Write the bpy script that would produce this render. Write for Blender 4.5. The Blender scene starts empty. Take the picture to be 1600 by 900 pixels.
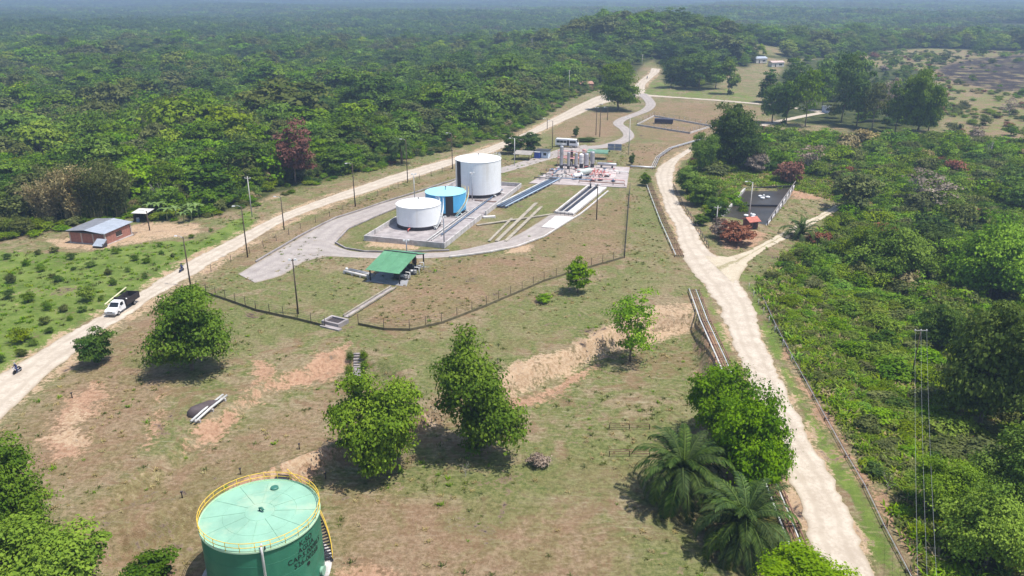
import bpy, bmesh, math, random
import numpy as np
from mathutils import Vector, Matrix

# ------------------------------------------------------------------ camera, sky, sun, exposure
S = bpy.context.scene
F, CAM_H, HORIZON = 1230.0, 55.0, -15.0          # focal length in photo pixels, drone height, horizon row
PITCH = math.atan((450 - HORIZON) / F)
cam = bpy.data.cameras.new('camera'); cam_ob = bpy.data.objects.new('camera', cam)
S.collection.objects.link(cam_ob); S.camera = cam_ob
cam.sensor_width = 36.0; cam.lens = 36.0 * F / 1600.0
cam.clip_start = 0.5; cam.clip_end = 40000
cam_ob.location = (0, 0, CAM_H); cam_ob.rotation_euler = (math.pi / 2 - PITCH, 0, 0)

SUN_EL, SUN_AZ = math.radians(69), math.radians(106)   # azimuth clockwise from +Y (the view direction)
sun_dir = Vector((math.cos(SUN_EL) * math.sin(SUN_AZ), math.cos(SUN_EL) * math.cos(SUN_AZ), math.sin(SUN_EL)))
world = bpy.data.worlds.new('World'); S.world = world; world.use_nodes = True
wn = world.node_tree; wn.nodes.clear()
sky = wn.nodes.new('ShaderNodeTexSky'); sky.sky_type = 'NISHITA'; sky.sun_disc = False
sky.sun_elevation = SUN_EL; sky.sun_rotation = SUN_AZ; sky.altitude = 200; sky.dust_density = 1.5
bg = wn.nodes.new('ShaderNodeBackground'); bg.inputs[1].default_value = 0.12
wo = wn.nodes.new('ShaderNodeOutputWorld')
wn.links.new(sky.outputs[0], bg.inputs[0]); wn.links.new(bg.outputs[0], wo.inputs[0])
sun = bpy.data.lights.new('sun', 'SUN'); sun.energy = 4.2; sun.angle = math.radians(0.53); sun.color = (1.0, 0.955, 0.88)
sun_ob = bpy.data.objects.new('sun', sun); S.collection.objects.link(sun_ob)
sun_ob.rotation_euler = (-sun_dir).to_track_quat('-Z', 'Y').to_euler()
S.view_settings.view_transform = 'Standard'; S.view_settings.look = 'None'
S.view_settings.gamma = 1.0; S.view_settings.use_curve_mapping = False
S.view_settings.exposure = 0.50
S.cycles.max_bounces = 5; S.cycles.diffuse_bounces = 3; S.cycles.glossy_bounces = 2
S.cycles.transmission_bounces = 2; S.cycles.volume_bounces = 0; S.cycles.transparent_max_bounces = 4
S.cycles.use_denoising = True; S.cycles.use_adaptive_sampling = True; S.cycles.adaptive_threshold = 0.02
S.cycles.caustics_reflective = False; S.cycles.caustics_refractive = False

rnd = random.Random(7); rs = np.random.RandomState(11)
COL = S.collection

# ------------------------------------------------------------------ the lie of the land
def ray(px, py):
    u = (px - 800) / F; v = (450 - py) / F
    return u, math.cos(PITCH) + v * math.sin(PITCH), -math.sin(PITCH) + v * math.cos(PITCH)
def flat(px, py, z=0.0):
    d = ray(px, py); t = (z - CAM_H) / d[2]
    return d[0] * t, d[1] * t
def polyw(pts): return np.array([flat(*p) for p in pts])
def sstep(a, b, x):
    t = np.clip((x - a) / (b - a), 0, 1); return t * t * (3 - 2 * t)
def sdist(poly, X, Y):
    """signed distance to a closed polygon, positive inside"""
    X = np.asarray(X, float); Y = np.asarray(Y, float)
    d2 = np.full(X.shape, 1e18); ins = np.zeros(X.shape, bool); n = len(poly)
    for i in range(n):
        x0, y0 = poly[i]; x1, y1 = poly[(i + 1) % n]
        ex, ey = x1 - x0, y1 - y0; L = ex * ex + ey * ey + 1e-12
        t = np.clip(((X - x0) * ex + (Y - y0) * ey) / L, 0, 1)
        d2 = np.minimum(d2, (X - x0 - t * ex) ** 2 + (Y - y0 - t * ey) ** 2)
        c = ((y0 > Y) != (y1 > Y))
        with np.errstate(divide='ignore', invalid='ignore'):
            xi = (x1 - x0) * (Y - y0) / (y1 - y0 + 1e-12) + x0
        ins ^= c & (X < xi)
    return np.where(ins, 1, -1) * np.sqrt(d2)
def ldist(line, X, Y):
    X = np.asarray(X, float); Y = np.asarray(Y, float); d2 = np.full(X.shape, 1e18)
    for (x0, y0), (x1, y1) in zip(line[:-1], line[1:]):
        ex, ey = x1 - x0, y1 - y0; L = ex * ex + ey * ey + 1e-12
        t = np.clip(((X - x0) * ex + (Y - y0) * ey) / L, 0, 1)
        d2 = np.minimum(d2, (X - x0 - t * ex) ** 2 + (Y - y0 - t * ey) ** 2)
    return np.sqrt(d2)

MAIN = [((-120, 668), (-130, 768)), ((-60, 625), (-60, 712)), ((0, 585), (0, 659)), ((50, 557), (62, 597)), ((100, 525), (112, 557)), ((140, 501), (172, 512)),
        ((225, 452), (270, 450)), ((282, 417), (325, 417)), ((400, 354), (400, 372)), ((450, 331), (450, 344)), ((535, 300), (525, 316)),
        ((635, 267), (635, 281)), ((710, 246), (710, 257)), ((752, 234), (754, 243)), ((815, 210), (818, 218)), ((840, 197), (843, 206)),
        ((900, 166), (907, 178)), ((935, 150), (947, 161)), ((985, 137), (1003, 150)), ((1000, 128), (1009, 133)), ((1013, 121), (1026, 122)), ((1018, 116), (1032, 117))]
RIGHT = [((1272, 960), (1405, 960)), ((1270, 900), (1372, 900)), ((1265, 862), (1354, 862)), ((1250, 795), (1315, 793)), ((1222, 732), (1284, 728)),
         ((1203, 675), (1256, 672)), ((1176, 610), (1226, 605)), ((1145, 547), (1200, 547)), ((1122, 495), (1176, 490)), ((1105, 450), (1157, 450)),
         ((1075, 410), (1140, 415)), ((1062, 385), (1107, 388)), ((1050, 350), (1084, 352)), ((1035, 310), (1060, 316)), ((1026, 278), (1051, 285)),
         ((1030, 265), (1053, 267)), ((1042, 253), (1062, 250)), ((1082, 229), (1092, 228)), ((1120, 212), (1126, 215)), ((1160, 202), (1163, 205)),
         ((1205, 190), (1208, 194)), ((1250, 181), (1252, 184)), ((1300, 172), (1302, 175))]
MAINW = np.array([[(a + b) / 2 for a, b in zip(flat(*l), flat(*r))] for l, r in MAIN])
RIGHTW = np.array([[(a + b) / 2 for a, b in zip(flat(*l), flat(*r))] for l, r in RIGHT])
_o = np.argsort(MAINW[:, 1]); _m = MAINW[_o]
_q = RIGHTW[:18]; _q = _q[np.argsort(_q[:, 1])]
LOWER = polyw([(-300, 1100), (150, 850), (340, 765), (430, 728), (510, 698), (650, 641), (760, 600), (830, 577), (950, 522), (1015, 490), (1092, 492), (1110, 560),
               (1150, 640), (1200, 760), (1245, 880), (1280, 1100)])
POND = polyw([(1164, 290), (1240, 292), (1197, 346), (1122, 335)])
UPPER = polyw([(150, 800), (300, 675), (360, 635), (430, 590), (535, 548), (600, 566), (660, 620), (520, 690), (340, 760)])
def hgt(X, Y):
    X = np.asarray(X, float); Y = np.asarray(Y, float)
    z = -2.6 * sstep(-.9, 1.7, sdist(LOWER, X, Y)) - 1.3 * sstep(-.8, 1.8, sdist(UPPER, X, Y))
    xr = np.interp(Y, _m[:, 1], _m[:, 0]) + np.maximum(Y - _m[-1, 1], 0) * 0.3
    z = z - 7.0 * sstep(30, 170, (xr - X) * 0.8)
    xq = np.interp(Y, _q[:, 1], _q[:, 0])
    z = z - 5.0 * sstep(9, 60, X - xq) * (1 - sstep(170, 330, Y)) * sstep(20, 50, Y)
    z = z + 25 * np.exp(-((X - 118) / 95) ** 2 - ((Y - 730) / 120) ** 2) + 3 * np.exp(-((X - 300) / 150) ** 2 - ((Y - 760) / 130) ** 2)
    z = z + (-3.2 - z) * sstep(-.3, .8, sdist(POND, X, Y))
    R = np.hypot(X, Y); A = sstep(500, 1800, R)
    z = z + A * (5 * np.sin(X / 310 + 1.1) * np.sin(Y / 270 + .4) + 3 * np.sin(X / 130 + Y / 190) + 3 * np.sin(Y / 700 - X / 900))
    z = z + 0.12 * np.sin(X / 5.1 + 1) * np.sin(Y / 6.3) * sstep(-2, 4, np.minimum(ldist(MAINW, X, Y), ldist(RIGHTW, X, Y)) - 6) * (R < 260)
    return z
def hz(x, y): return float(hgt(np.array([x]), np.array([y]))[0])
COMP = polyw([(300, 470), (380, 400), (640, 300), (860, 215), (1000, 215), (1005, 290), (990, 410), (860, 440), (640, 525)])
def at(px, py, dz=0.0):
    """ground point of the photograph's pixel"""
    z = 0.0
    for _ in range(7):
        x, y = flat(px, py, z); z = 0.5 * z + 0.5 * hz(x, y)
    x, y = flat(px, py, z)
    return Vector((x, y, hz(x, y) + dz))
def scale_at(p): return F / (p.y * math.cos(PITCH) - (p.z - CAM_H) * math.sin(PITCH))   # photo pixels per metre

# ------------------------------------------------------------------ object helpers
def tag(o, label=None, cat=None, group=None, kind=None):
    for k, v in (('label', label), ('category', cat), ('group', group), ('kind', kind)):
        if v: o[k] = v
    return o
def thing(name, label, cat, loc=(0, 0, 0), rz=0.0, group=None):
    o = bpy.data.objects.new(name, None); COL.objects.link(o)
    o.empty_display_size = 0.5; o.location = loc; o.rotation_euler = (0, 0, rz)
    return tag(o, label, cat, group)
def raw_mesh(name, V, faces_n, F_idx, mat=None, smooth=False):
    """fast mesh: V (n,3), F_idx (m,k)"""
    me = bpy.data.meshes.new(name); m, k = F_idx.shape
    me.vertices.add(len(V)); me.vertices.foreach_set('co', np.ascontiguousarray(V, np.float32).ravel())
    me.loops.add(m * k); me.loops.foreach_set('vertex_index', np.ascontiguousarray(F_idx, np.int32).ravel())
    me.polygons.add(m); me.polygons.foreach_set('loop_start', np.arange(0, m * k, k, dtype=np.int32))
    if smooth: me.polygons.foreach_set('use_smooth', np.ones(m, bool))
    me.update(calc_edges=True)
    if mat: me.materials.append(mat)
    return me
def link(name, me, parent=None, loc=None):
    o = bpy.data.objects.new(name, me); COL.objects.link(o)
    if parent: o.parent = parent
    if loc is not None: o.location = loc
    return o
class MB:
    """collects simple solids and links them as one mesh object"""
    def __init__(s): s.v = []; s.f = []; s.sm = []
    def add(s, vs, fs, sm=False):
        n = len(s.v); s.v += [tuple(v) for v in vs]; s.f += [tuple(i + n for i in f) for f in fs]; s.sm += [sm] * len(fs); return s
    def box(s, c, d, rz=0.0, taper=1.0, rot=None):
        x, y, z = d[0] / 2, d[1] / 2, d[2] / 2; vs = []
        M = rot if rot is not None else Matrix.Rotation(rz, 3, 'Z')
        for sz in (-1, 1):
            k = taper if sz > 0 else 1
            for sx, sy in ((-1, -1), (1, -1), (1, 1), (-1, 1)): vs.append(M @ Vector((sx * x * k, sy * y * k, sz * z)) + Vector(c))
        return s.add(vs, [(0, 3, 2, 1), (4, 5, 6, 7), (0, 1, 5, 4), (1, 2, 6, 5), (2, 3, 7, 6), (3, 0, 4, 7)])
    def tube(s, pts, r, n=8, caps=True):
        pts = [Vector(p) for p in pts]; rr = r if isinstance(r, (list, tuple)) else [r] * len(pts); vs = []; fs = []
        for i, p in enumerate(pts):
            t = (pts[min(i + 1, len(pts) - 1)] - pts[max(i - 1, 0)]).normalized()
            a = t.cross(Vector((0, 0, 1))) if abs(t.z) < 0.95 else t.cross(Vector((1, 0, 0)))
            a.normalize(); b = t.cross(a)
            for k in range(n):
                w = 2 * math.pi * k / n; vs.append(p + (a * math.cos(w) + b * math.sin(w)) * rr[i])
        for i in range(len(pts) - 1):
            for k in range(n):
                k2 = (k + 1) % n; fs.append((i * n + k, i * n + k2, (i + 1) * n + k2, (i + 1) * n + k))
        s.add(vs, fs, True)
        if caps:
            m = len(s.v) - len(vs); s.f += [tuple(m + k for k in range(n))[::-1], tuple(m + (len(pts) - 1) * n + k for k in range(n))]; s.sm += [False] * 2
        return s
    def lathe(s, prof, n=32, c=(0, 0, 0), smooth=True, caps=True):
        ring = lambda r, z: [(c[0] + r * math.cos(2 * math.pi * k / n), c[1] + r * math.sin(2 * math.pi * k / n), c[2] + z) for k in range(n)]
        for (r0, z0), (r1, z1) in zip(prof[:-1], prof[1:]):      # each course has its own rings, so edges between courses stay crisp
            s.add(ring(r0, z0) + ring(r1, z1), [(k, (k + 1) % n, n + (k + 1) % n, n + k) for k in range(n)], smooth)
        if caps and prof[0][0] > 1e-3: s.add(ring(*prof[0]), [tuple(range(n))[::-1]])
        if caps and prof[-1][0] > 1e-3: s.add(ring(*prof[-1]), [tuple(range(n))])
        return s
    def prism(s, pts, z0, z1):
        n = len(pts); vs = [(p[0], p[1], z0) for p in pts] + [(p[0], p[1], z1) for p in pts]
        return s.add(vs, [tuple(range(n))[::-1], tuple(range(n, 2 * n))] + [(i, (i + 1) % n, n + (i + 1) % n, n + i) for i in range(n)])
    def quad(s, a, b, c, d, th=0.0):
        """a slab of thickness th below the quad a b c d"""
        a, b, c, d = map(Vector, (a, b, c, d)); nn = (b - a).cross(d - a).normalized() * th
        return s.add([a, b, c, d, a - nn, b - nn, c - nn, d - nn], [(0, 1, 2, 3), (7, 6, 5, 4), (0, 4, 5, 1), (1, 5, 6, 2), (2, 6, 7, 3), (3, 7, 4, 0)])
    def prof_x(s, pts, x0, x1):
        """extrude a (y,z) outline along x"""
        n = len(pts); vs = [(x0, p[0], p[1]) for p in pts] + [(x1, p[0], p[1]) for p in pts]
        return s.add(vs, [tuple(range(n)), tuple(range(n, 2 * n))[::-1]] + [(i, n + i, n + (i + 1) % n, (i + 1) % n) for i in range(n)])
    def mesh(s, name, mat):
        me = bpy.data.meshes.new(name); me.from_pydata(s.v, [], s.f)
        me.polygons.foreach_set('use_smooth', s.sm)
        bm = bmesh.new(); bm.from_mesh(me); bmesh.ops.recalc_face_normals(bm, faces=bm.faces); bm.to_mesh(me); bm.free()
        me.materials.append(mat); me.update(); return me
    def build(s, name, mat, parent=None, loc=None, rz=0.0):
        o = link(name, s.mesh(name, mat), parent, loc)
        if rz: o.rotation_euler = (0, 0, rz)
        return o
def copy_tree(root, loc, rz=0.0, label=None, sc=None):
    r = root.copy(); COL.objects.link(r); r.location = loc; r.rotation_euler = (0, 0, rz)
    if label: r['label'] = label
    if sc is not None: r.scale = sc
    for ch in list(root.children):
        c = ch.copy(); COL.objects.link(c); c.parent = r
        for g in list(ch.children):
            d = g.copy(); COL.objects.link(d); d.parent = c
    return r

# ------------------------------------------------------------------ materials
class NT:
    def __init__(s, name):
        s.m = bpy.data.materials.new(name); s.m.use_nodes = True; s.t = s.m.node_tree; s.t.nodes.clear()
        s.out = s.n('OutputMaterial')
    def n(s, kind, **kw):
        x = s.t.nodes.new('ShaderNode' + kind)
        for k, v in kw.items(): setattr(x, k, v)
        return x
    def l(s, a, b): s.t.links.new(a, b)
    def set(s, sock, v):
        if hasattr(v, 'links') or isinstance(v, bpy.types.NodeSocket): s.l(v, sock)
        else: sock.default_value = v
    def math(s, op, a, b=0.0, clamp=False):
        x = s.n('Math', operation=op, use_clamp=clamp); s.set(x.inputs[0], a); s.set(x.inputs[1], b); return x.outputs[0]
    def mix(s, f, a, b, mode='MIX'):
        x = s.n('Mix', data_type='RGBA', blend_type=mode); s.set(x.inputs[0], f)
        s.set(x.inputs[6], a if not isinstance(a, tuple) else (*a[:3], 1)); s.set(x.inputs[7], b if not isinstance(b, tuple) else (*b[:3], 1)); return x.outputs[2]
    def noise(s, scale, detail=3, rough=.55, vec=None, dist=0.0):
        x = s.n('TexNoise'); x.inputs['Scale'].default_value = scale; x.inputs['Detail'].default_value = detail
        x.inputs['Roughness'].default_value = rough; x.inputs['Distortion'].default_value = dist
        s.l(vec if vec is not None else s.pos(), x.inputs['Vector']); return x.outputs[0]
    def pos(s):
        if not hasattr(s, '_p'): s._p = s.n('NewGeometry').outputs['Position']
        return s._p
    def mapped(s, sc, rot=0.0):
        x = s.n('Mapping'); x.inputs['Scale'].default_value = sc; x.inputs['Rotation'].default_value = (0, 0, rot); s.l(s.pos(), x.inputs[0]); return x.outputs[0]
    def ramp(s, v, a, b):
        x = s.n('MapRange', interpolation_type='SMOOTHSTEP'); s.set(x.inputs[0], v); x.inputs[1].default_value = a; x.inputs[2].default_value = b; return x.outputs[0]
    def bsdf(s, col, rough=.7, metal=0.0, spec=.3, bump=None, bstr=.3, bdist=.1):
        b = s.n('BsdfPrincipled'); s.set(b.inputs['Base Color'], col if not isinstance(col, tuple) else (*col[:3], 1))
        s.set(b.inputs['Roughness'], rough); b.inputs['Metallic'].default_value = metal; b.inputs['Specular IOR Level'].default_value = spec
        if bump is not None:
            k = s.n('Bump'); k.inputs['Strength'].default_value = bstr; k.inputs['Distance'].default_value = bdist
            s.l(bump, k.inputs['Height']); s.l(k.outputs[0], b.inputs['Normal'])
        return b.outputs[0]
    def done(s, sh): s.l(sh, s.out.inputs['Surface']); return s.m
_M = {}
def paint(name, col, rough=.55, metal=0.0, var=.12, scale=.8, stain=None, samt=.35, spec=.35):
    """painted or plain surface with uneven tone and, if asked, weather stains of its own colour"""
    if name in _M: return _M[name]
    t = NT(name); a = t.noise(scale, 4, .6)
    c = t.mix(t.ramp(a, .3, .7), tuple(max(0, x * (1 - var)) for x in col), tuple(min(1, x * (1 + var * .6)) for x in col))
    if stain:
        b = t.noise(scale * .45, 5, .68, vec=t.mapped((1.6, 1.6, .16)))
        c = t.mix(t.math('MULTIPLY', t.ramp(b, .5, .72), samt), c, stain)
    _M[name] = t.done(t.bsdf(c, rough, metal, spec)); return _M[name]
# ------------------------------------------------------------------ zones of the ground (outlines in photo pixels, laid on the land)
FOREST_L = polyw([(-900, 470), (-200, 400), (0, 372), (60, 366), (105, 352), (205, 338), (300, 342), (390, 322), (430, 304), (510, 282), (560, 270), (640, 246), (720, 228), (760, 218),
                  (800, 206), (828, 196), (838, 186), (880, 158), (930, 140), (985, 126), (1006, 112), (1036, 108), (1036, 40), (1036, -5), (-600, -5)])
FOREST_R = polyw([(1030, 114), (1045, 136), (1110, 141), (1150, 122), (1190, 104), (1230, 104), (1330, 96), (1400, 84), (1450, 80), (1610, 84), (1900, 84), (1900, -5), (985, -5), (985, 40), (1000, 100), (1010, 108)])
FOREST_M = polyw([(1190, 150), (1230, 108), (1330, 92), (1360, 108), (1450, 112), (1472, 160), (1462, 200), (1400, 212), (1290, 196), (1215, 190)])
SCRUB = polyw([(1075, 232), (1130, 200), (1200, 205), (1330, 214), (1470, 212), (1610, 224), (2200, 230), (2200, 1000), (1500, 1000), (1425, 860), (1330, 690), (1250, 575), (1175, 450), (1235, 390), (1300, 330),
               (1318, 300), (1250, 288), (1160, 286), (1115, 345), (1065, 300), (1060, 262)])
FIELD = polyw([(-900, 800), (-300, 640), (0, 585), (100, 525), (225, 452), (282, 417), (400, 354), (390, 330), (320, 375), (240, 378), (130, 396), (0, 392), (-300, 420), (-900, 500)])
COMPOUND = polyw([(262, 452), (330, 410), (400, 376), (540, 316), (640, 285), (715, 262), (850, 207), (905, 180), (960, 160), (1180, 164), (1090, 232), (1030, 262), (1000, 400), (860, 436), (640, 520), (465, 497)])
GRASS_TOP = polyw([(1000, 148), (1026, 124), (1050, 138), (1150, 140), (1200, 160), (1180, 163), (1060, 152)])
GRASS_R = polyw([(1345, 90), (1450, 76), (1620, 80), (1900, 84), (1900, 250), (1610, 246), (1480, 222), (1466, 160), (1455, 115), (1370, 108)])
BURN = polyw([(1462, 110), (1500, 97), (1560, 92), (1640, 84), (1760, 90), (1760, 128), (1620, 140), (1560, 142), (1515, 133), (1480, 128)])
BURN2 = polyw([(1285, 180), (1310, 176), (1340, 186), (1380, 208), (1350, 212), (1310, 198)])
BARE = [[(288, 692), (300, 660), (350, 640), (430, 585), (500, 548), (540, 538), (556, 556), (520, 582), (440, 600), (370, 640), (330, 688)],
        [(62, 690), (110, 610), (150, 595), (172, 620), (140, 660), (132, 708), (85, 722)],
        [(365, 752), (440, 715), (500, 692), (525, 700), (500, 716), (440, 736), (400, 752)],
        [(225, 700), (240, 640), (252, 605), (248, 640), (232, 690)],
        [(1096, 500), (1112, 520), (1140, 590), (1158, 640), (1138, 640), (1108, 560)],
        [(1228, 545), (1250, 585), (1330, 705), (1395, 790), (1462, 900), (1430, 900), (1360, 775), (1290, 665), (1222, 560)],
        [(1195, 440), (1232, 430), (1244, 452), (1205, 462)], [(1225, 760), (1250, 830), (1262, 870), (1250, 870), (1222, 790)],
        [(1050, 262), (1100, 262), (1130, 290), (1108, 300)], [(1118, 276), (1160, 262), (1240, 264), (1310, 268), (1314, 296), (1248, 298), (1240, 287), (1162, 285), (1138, 306)], [(1108, 352), (1150, 350), (1200, 362), (1190, 384), (1130, 388)], [(1225, 262), (1300, 268), (1306, 296), (1240, 300)],
        [(780, 608), (830, 594), (900, 562), (930, 548), (915, 562), (850, 602), (800, 614)], [(500, 860), (620, 850), (680, 870), (560, 905)], [(400, 560), (440, 580), (380, 615)]]
SAND = [[(655, 638), (700, 614), (790, 572), (900, 537), (960, 503), (1010, 479), (1040, 470), (1085, 474), (1090, 496), (1030, 511), (985, 522), (950, 530), (900, 558), (830, 588), (780, 598), (700, 626), (668, 648)],
        [(205, 352), (260, 345), (310, 352), (322, 364), (250, 374), (140, 394), (85, 384), (70, 372), (110, 372), (190, 372)],
        [(70, 690), (120, 625), (140, 650), (128, 700)], [(400, 745), (470, 706), (510, 694), (500, 708), (440, 730)],
        [(1215, 186), (1270, 172), (1300, 180), (1285, 186), (1230, 192)], [(1200, 442), (1226, 434), (1238, 450)], [(1240, 276), (1296, 270), (1300, 290), (1262, 292)],
        [(585, 362), (660, 388), (640, 392), (575, 385)], [(795, 386), (830, 384), (826, 398), (790, 396)], [(420, 300), (470, 290), (425, 312), (395, 320)]]
BROWN = [[(560, 500), (640, 440), (700, 408), (800, 398), (870, 404), (880, 420), (760, 480), (640, 516)], [(330, 425), (400, 382), (540, 322), (715, 266), (705, 278), (520, 338), (400, 405)],
         [(860, 205), (905, 182), (940, 172), (1000, 178), (960, 190), (970, 212), (870, 216)], [(1020, 166), (1040, 158), (1180, 166), (1130, 200), (1085, 225), (1000, 215), (1000, 188)],
         [(985, 225), (1080, 222), (1030, 258), (985, 262)], [(0, 680), (110, 585), (260, 470), (300, 560), (180, 760), (60, 770)],
         [(100, 800), (300, 700), (420, 640), (520, 600), (500, 690), (330, 760), (300, 900), (200, 900)], [(520, 740), (900, 760), (1000, 860), (900, 920), (520, 910)],
         [(1480, 160), (1530, 165), (1600, 200), (1600, 235), (1500, 215)], [(780, 330), (960, 380), (940, 400), (860, 390), (820, 385)], [(870, 380), (975, 310), (980, 390), (860, 430)]]
GREEN = [[(90, 540), (300, 590), (540, 500), (320, 462), (260, 560)], [(565, 530), (650, 530), (860, 470), (1000, 410), (1090, 440), (1000, 470), (850, 540), (700, 600)],
         [(640, 740), (700, 720), (1000, 640), (1100, 560), (1090, 720), (950, 760), (760, 780)], [(470, 420), (570, 420), (580, 460), (520, 490), (440, 480)],
         [(525, 350), (660, 306), (720, 290), (720, 392), (540, 394)], [(750, 340), (880, 300), (870, 340), (770, 380)], [(985, 270), (1015, 275), (1062, 404), (1085, 440), (980, 400)],
         [(1090, 440), (1115, 470), (1180, 620), (1160, 620), (1130, 540)], [(1160, 420), (1190, 470), (1260, 640), (1330, 740), (1400, 860), (1400, 900), (1372, 880), (1320, 780), (1200, 545)],
         [(1000, 700), (1100, 790), (1080, 900), (980, 880)]]
BARE, SAND, BROWN, GREEN = ([polyw(p) for p in g] for g in (BARE, SAND, BROWN, GREEN))
FAR_CLEAR = [polyw(p) for p in ([(556, 62), (562, 53), (614, 53), (612, 62)], [(508, 140), (520, 127), (600, 124), (602, 133), (560, 140)], [(150, 88), (190, 80), (240, 82), (200, 91)], [(60, 130), (100, 122), (130, 126), (90, 136)], [(330, 118), (370, 110), (410, 113), (365, 122)], [(660, 96), (700, 88), (730, 92), (690, 100)], [(250, 150), (285, 143), (310, 148), (280, 157)], [(400, 52), (440, 47), (480, 49), (430, 54)], [(90, 62), (140, 57), (170, 60), (120, 66)], [(1250, 62), (1300, 57), (1340, 60), (1290, 66)], [(1165, 102), (1172, 88), (1230, 88), (1225, 102)],
                                [(525, 116), (560, 100), (566, 106), (540, 118)], [(1120, 140), (1130, 112), (1165, 116), (1180, 135), (1160, 150)], [(738, 112), (760, 96), (775, 100), (760, 116)])]
def soft(polys, X, Y, w):
    m = np.zeros(np.shape(X))
    for p in polys:
        bx0, by0 = p.min(0) - 30; bx1, by1 = p.max(0) + 30
        k = (X > bx0) & (X < bx1) & (Y > by0) & (Y < by1)
        if k.any(): m[k] = np.maximum(m[k], sstep(-w, w, sdist(p, X[k], Y[k])))
    return m

# ------------------------------------------------------------------ ground sheet, fine near the camera and reaching the horizon
rad = [0.0, 20, 32, 40]
while rad[-1] < 13500:
    r = rad[-1]; rad.append(r + (0.8 if r < 170 else 1.1 if r < 280 else 2.2 if r < 420 else 0.012 * r))
rad = np.array(rad)
az = np.concatenate([np.linspace(-180, -48, 26)[:-1], np.linspace(-48, 48, 430), np.linspace(48, 180, 26)[1:-1]]) * math.pi / 180
RR, AA = np.meshgrid(rad, az, indexing='ij'); GX = RR * np.sin(AA); GY = RR * np.cos(AA)
gx, gy = GX.ravel(), GY.ravel(); gz = hgt(gx, gy)
nr, na = RR.shape; I = np.arange(nr * na).reshape(nr, na); J = np.roll(I, -1, axis=1)
quads = np.stack([I[:-1], I[1:], J[1:], J[:-1]], -1).reshape(-1, 4)
t = NT('ground_soil_and_grass')
A1 = t.n('Attribute', attribute_name='zone_a'); A2 = t.n('Attribute', attribute_name='zone_b')
s1 = t.n('SeparateColor'); t.l(A1.outputs['Color'], s1.inputs[0]); s2 = t.n('SeparateColor'); t.l(A2.outputs['Color'], s2.inputs[0])
n_big = t.noise(.045, 5, .62); n_mid = t.noise(.22, 5, .65, dist=.6); n_fine = t.noise(1.6, 6, .72); n_str = t.noise(1.0, 5, .7, vec=t.mapped((.5, 2.6, 1), .9)); n_tiny = t.noise(6.0, 3, .7)
def zone(v, w=.5):                      # a zone's ragged border: the mask broken up by noise
    q = t.math('ADD', v, t.math('MULTIPLY', t.math('SUBTRACT', t.math('ADD', t.math('ADD', t.math('MULTIPLY', n_mid, .45), t.math('MULTIPLY', n_fine, .30)), t.math('MULTIPLY', n_big, .25)), .5), 5.5)); return t.ramp(q, .5 - w * .5, .5 + w * .5)
dry = t.mix(t.ramp(n_fine, .36, .64), (.180, .136, .074), (.315, .252, .155))
grn = t.mix(t.ramp(n_fine, .36, .64), (.092, .114, .032), (.195, .205, .076))
base = t.mix(t.ramp(t.math('ADD', t.math('MULTIPLY', n_big, .45), t.math('MULTIPLY', n_mid, .55)), .44, .54), dry, grn)
n_pat = t.noise(.13, 5, .68, dist=1.4); base = t.mix(t.math('MULTIPLY', t.ramp(n_pat, .50, .60), .6), base, (.205, .125, .075)); base = t.mix(t.math('MULTIPLY', t.ramp(n_pat, .46, .36), .5), base, (.125, .135, .040))
base = t.mix(t.math('MULTIPLY', t.ramp(n_str, .52, .70), .55), base, (.42, .365, .25))
base = t.mix(t.math('MULTIPLY', t.ramp(n_str, .46, .30), .5), base, (.105, .095, .045))
redd = t.mix(t.ramp(n_fine, .36, .66), (.190, .112, .066), (.330, .220, .145))
base = t.mix(t.math('MULTIPLY', zone(s2.outputs['Green'], .8), .55), base, redd)
grn2 = t.mix(t.ramp(n_fine, .36, .64), (.085, .108, .030), (.195, .205, .075))
base = t.mix(t.math('MULTIPLY', zone(s1.outputs['Green'], .8), .6), base, grn2)
lush = t.mix(t.ramp(n_mid, .35, .65), (.085, .140, .022), (.170, .225, .050)); lush = t.mix(t.math('MULTIPLY', t.ramp(n_str, .5, .68), .6), lush, (.26, .27, .10))
base = t.mix(zone(s2.outputs['Blue'], .6), base, lush)
bare = t.mix(t.ramp(n_fine, .3, .7), (.290, .160, .098), (.475, .310, .205)); bare = t.mix(t.math('MULTIPLY', t.ramp(n_mid, .55, .7), .5), bare, (.20, .14, .07))
base = t.mix(zone(s1.outputs['Red'], .35), base, bare)
sand = t.mix(t.ramp(n_fine, .3, .7), (.36, .235, .140), (.52, .39, .265)); base = t.mix(zone(s1.outputs['Blue'], .35), base, sand)
base = t.mix(t.math('MULTIPLY', zone(A1.outputs['Alpha'], .5), t.ramp(t.noise(.09, 5, .7), .34, .52)), base, t.mix(t.ramp(n_fine, .35, .65), (.018, .014, .016), (.060, .046, .044)))
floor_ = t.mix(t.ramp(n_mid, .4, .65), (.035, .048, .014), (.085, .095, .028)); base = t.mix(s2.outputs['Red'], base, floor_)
base = t.mix(t.math('MULTIPLY', t.ramp(n_tiny, .42, .25), .45), base, (.08, .065, .03))
hh = t.math('ADD', t.math('MULTIPLY', n_fine, .6), t.math('MULTIPLY', n_tiny, .4))
M_GROUND = t.done(t.bsdf(base, .95, 0, .1, bump=hh, bstr=.9, bdist=.35))
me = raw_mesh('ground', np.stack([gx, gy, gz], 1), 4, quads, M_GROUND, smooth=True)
near = np.hypot(gx, gy) < 1500
def nm(fn):
    o = np.zeros(len(gx)); o[near] = fn(gx[near], gy[near]); return o
soft_w = 1.6
road_d = nm(lambda x, y: np.minimum(ldist(MAINW, x, y), ldist(RIGHTW, x, y)))
za = np.zeros((len(gx), 4)); zb = np.zeros((len(gx), 4)); zb[:, 3] = 1
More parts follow.
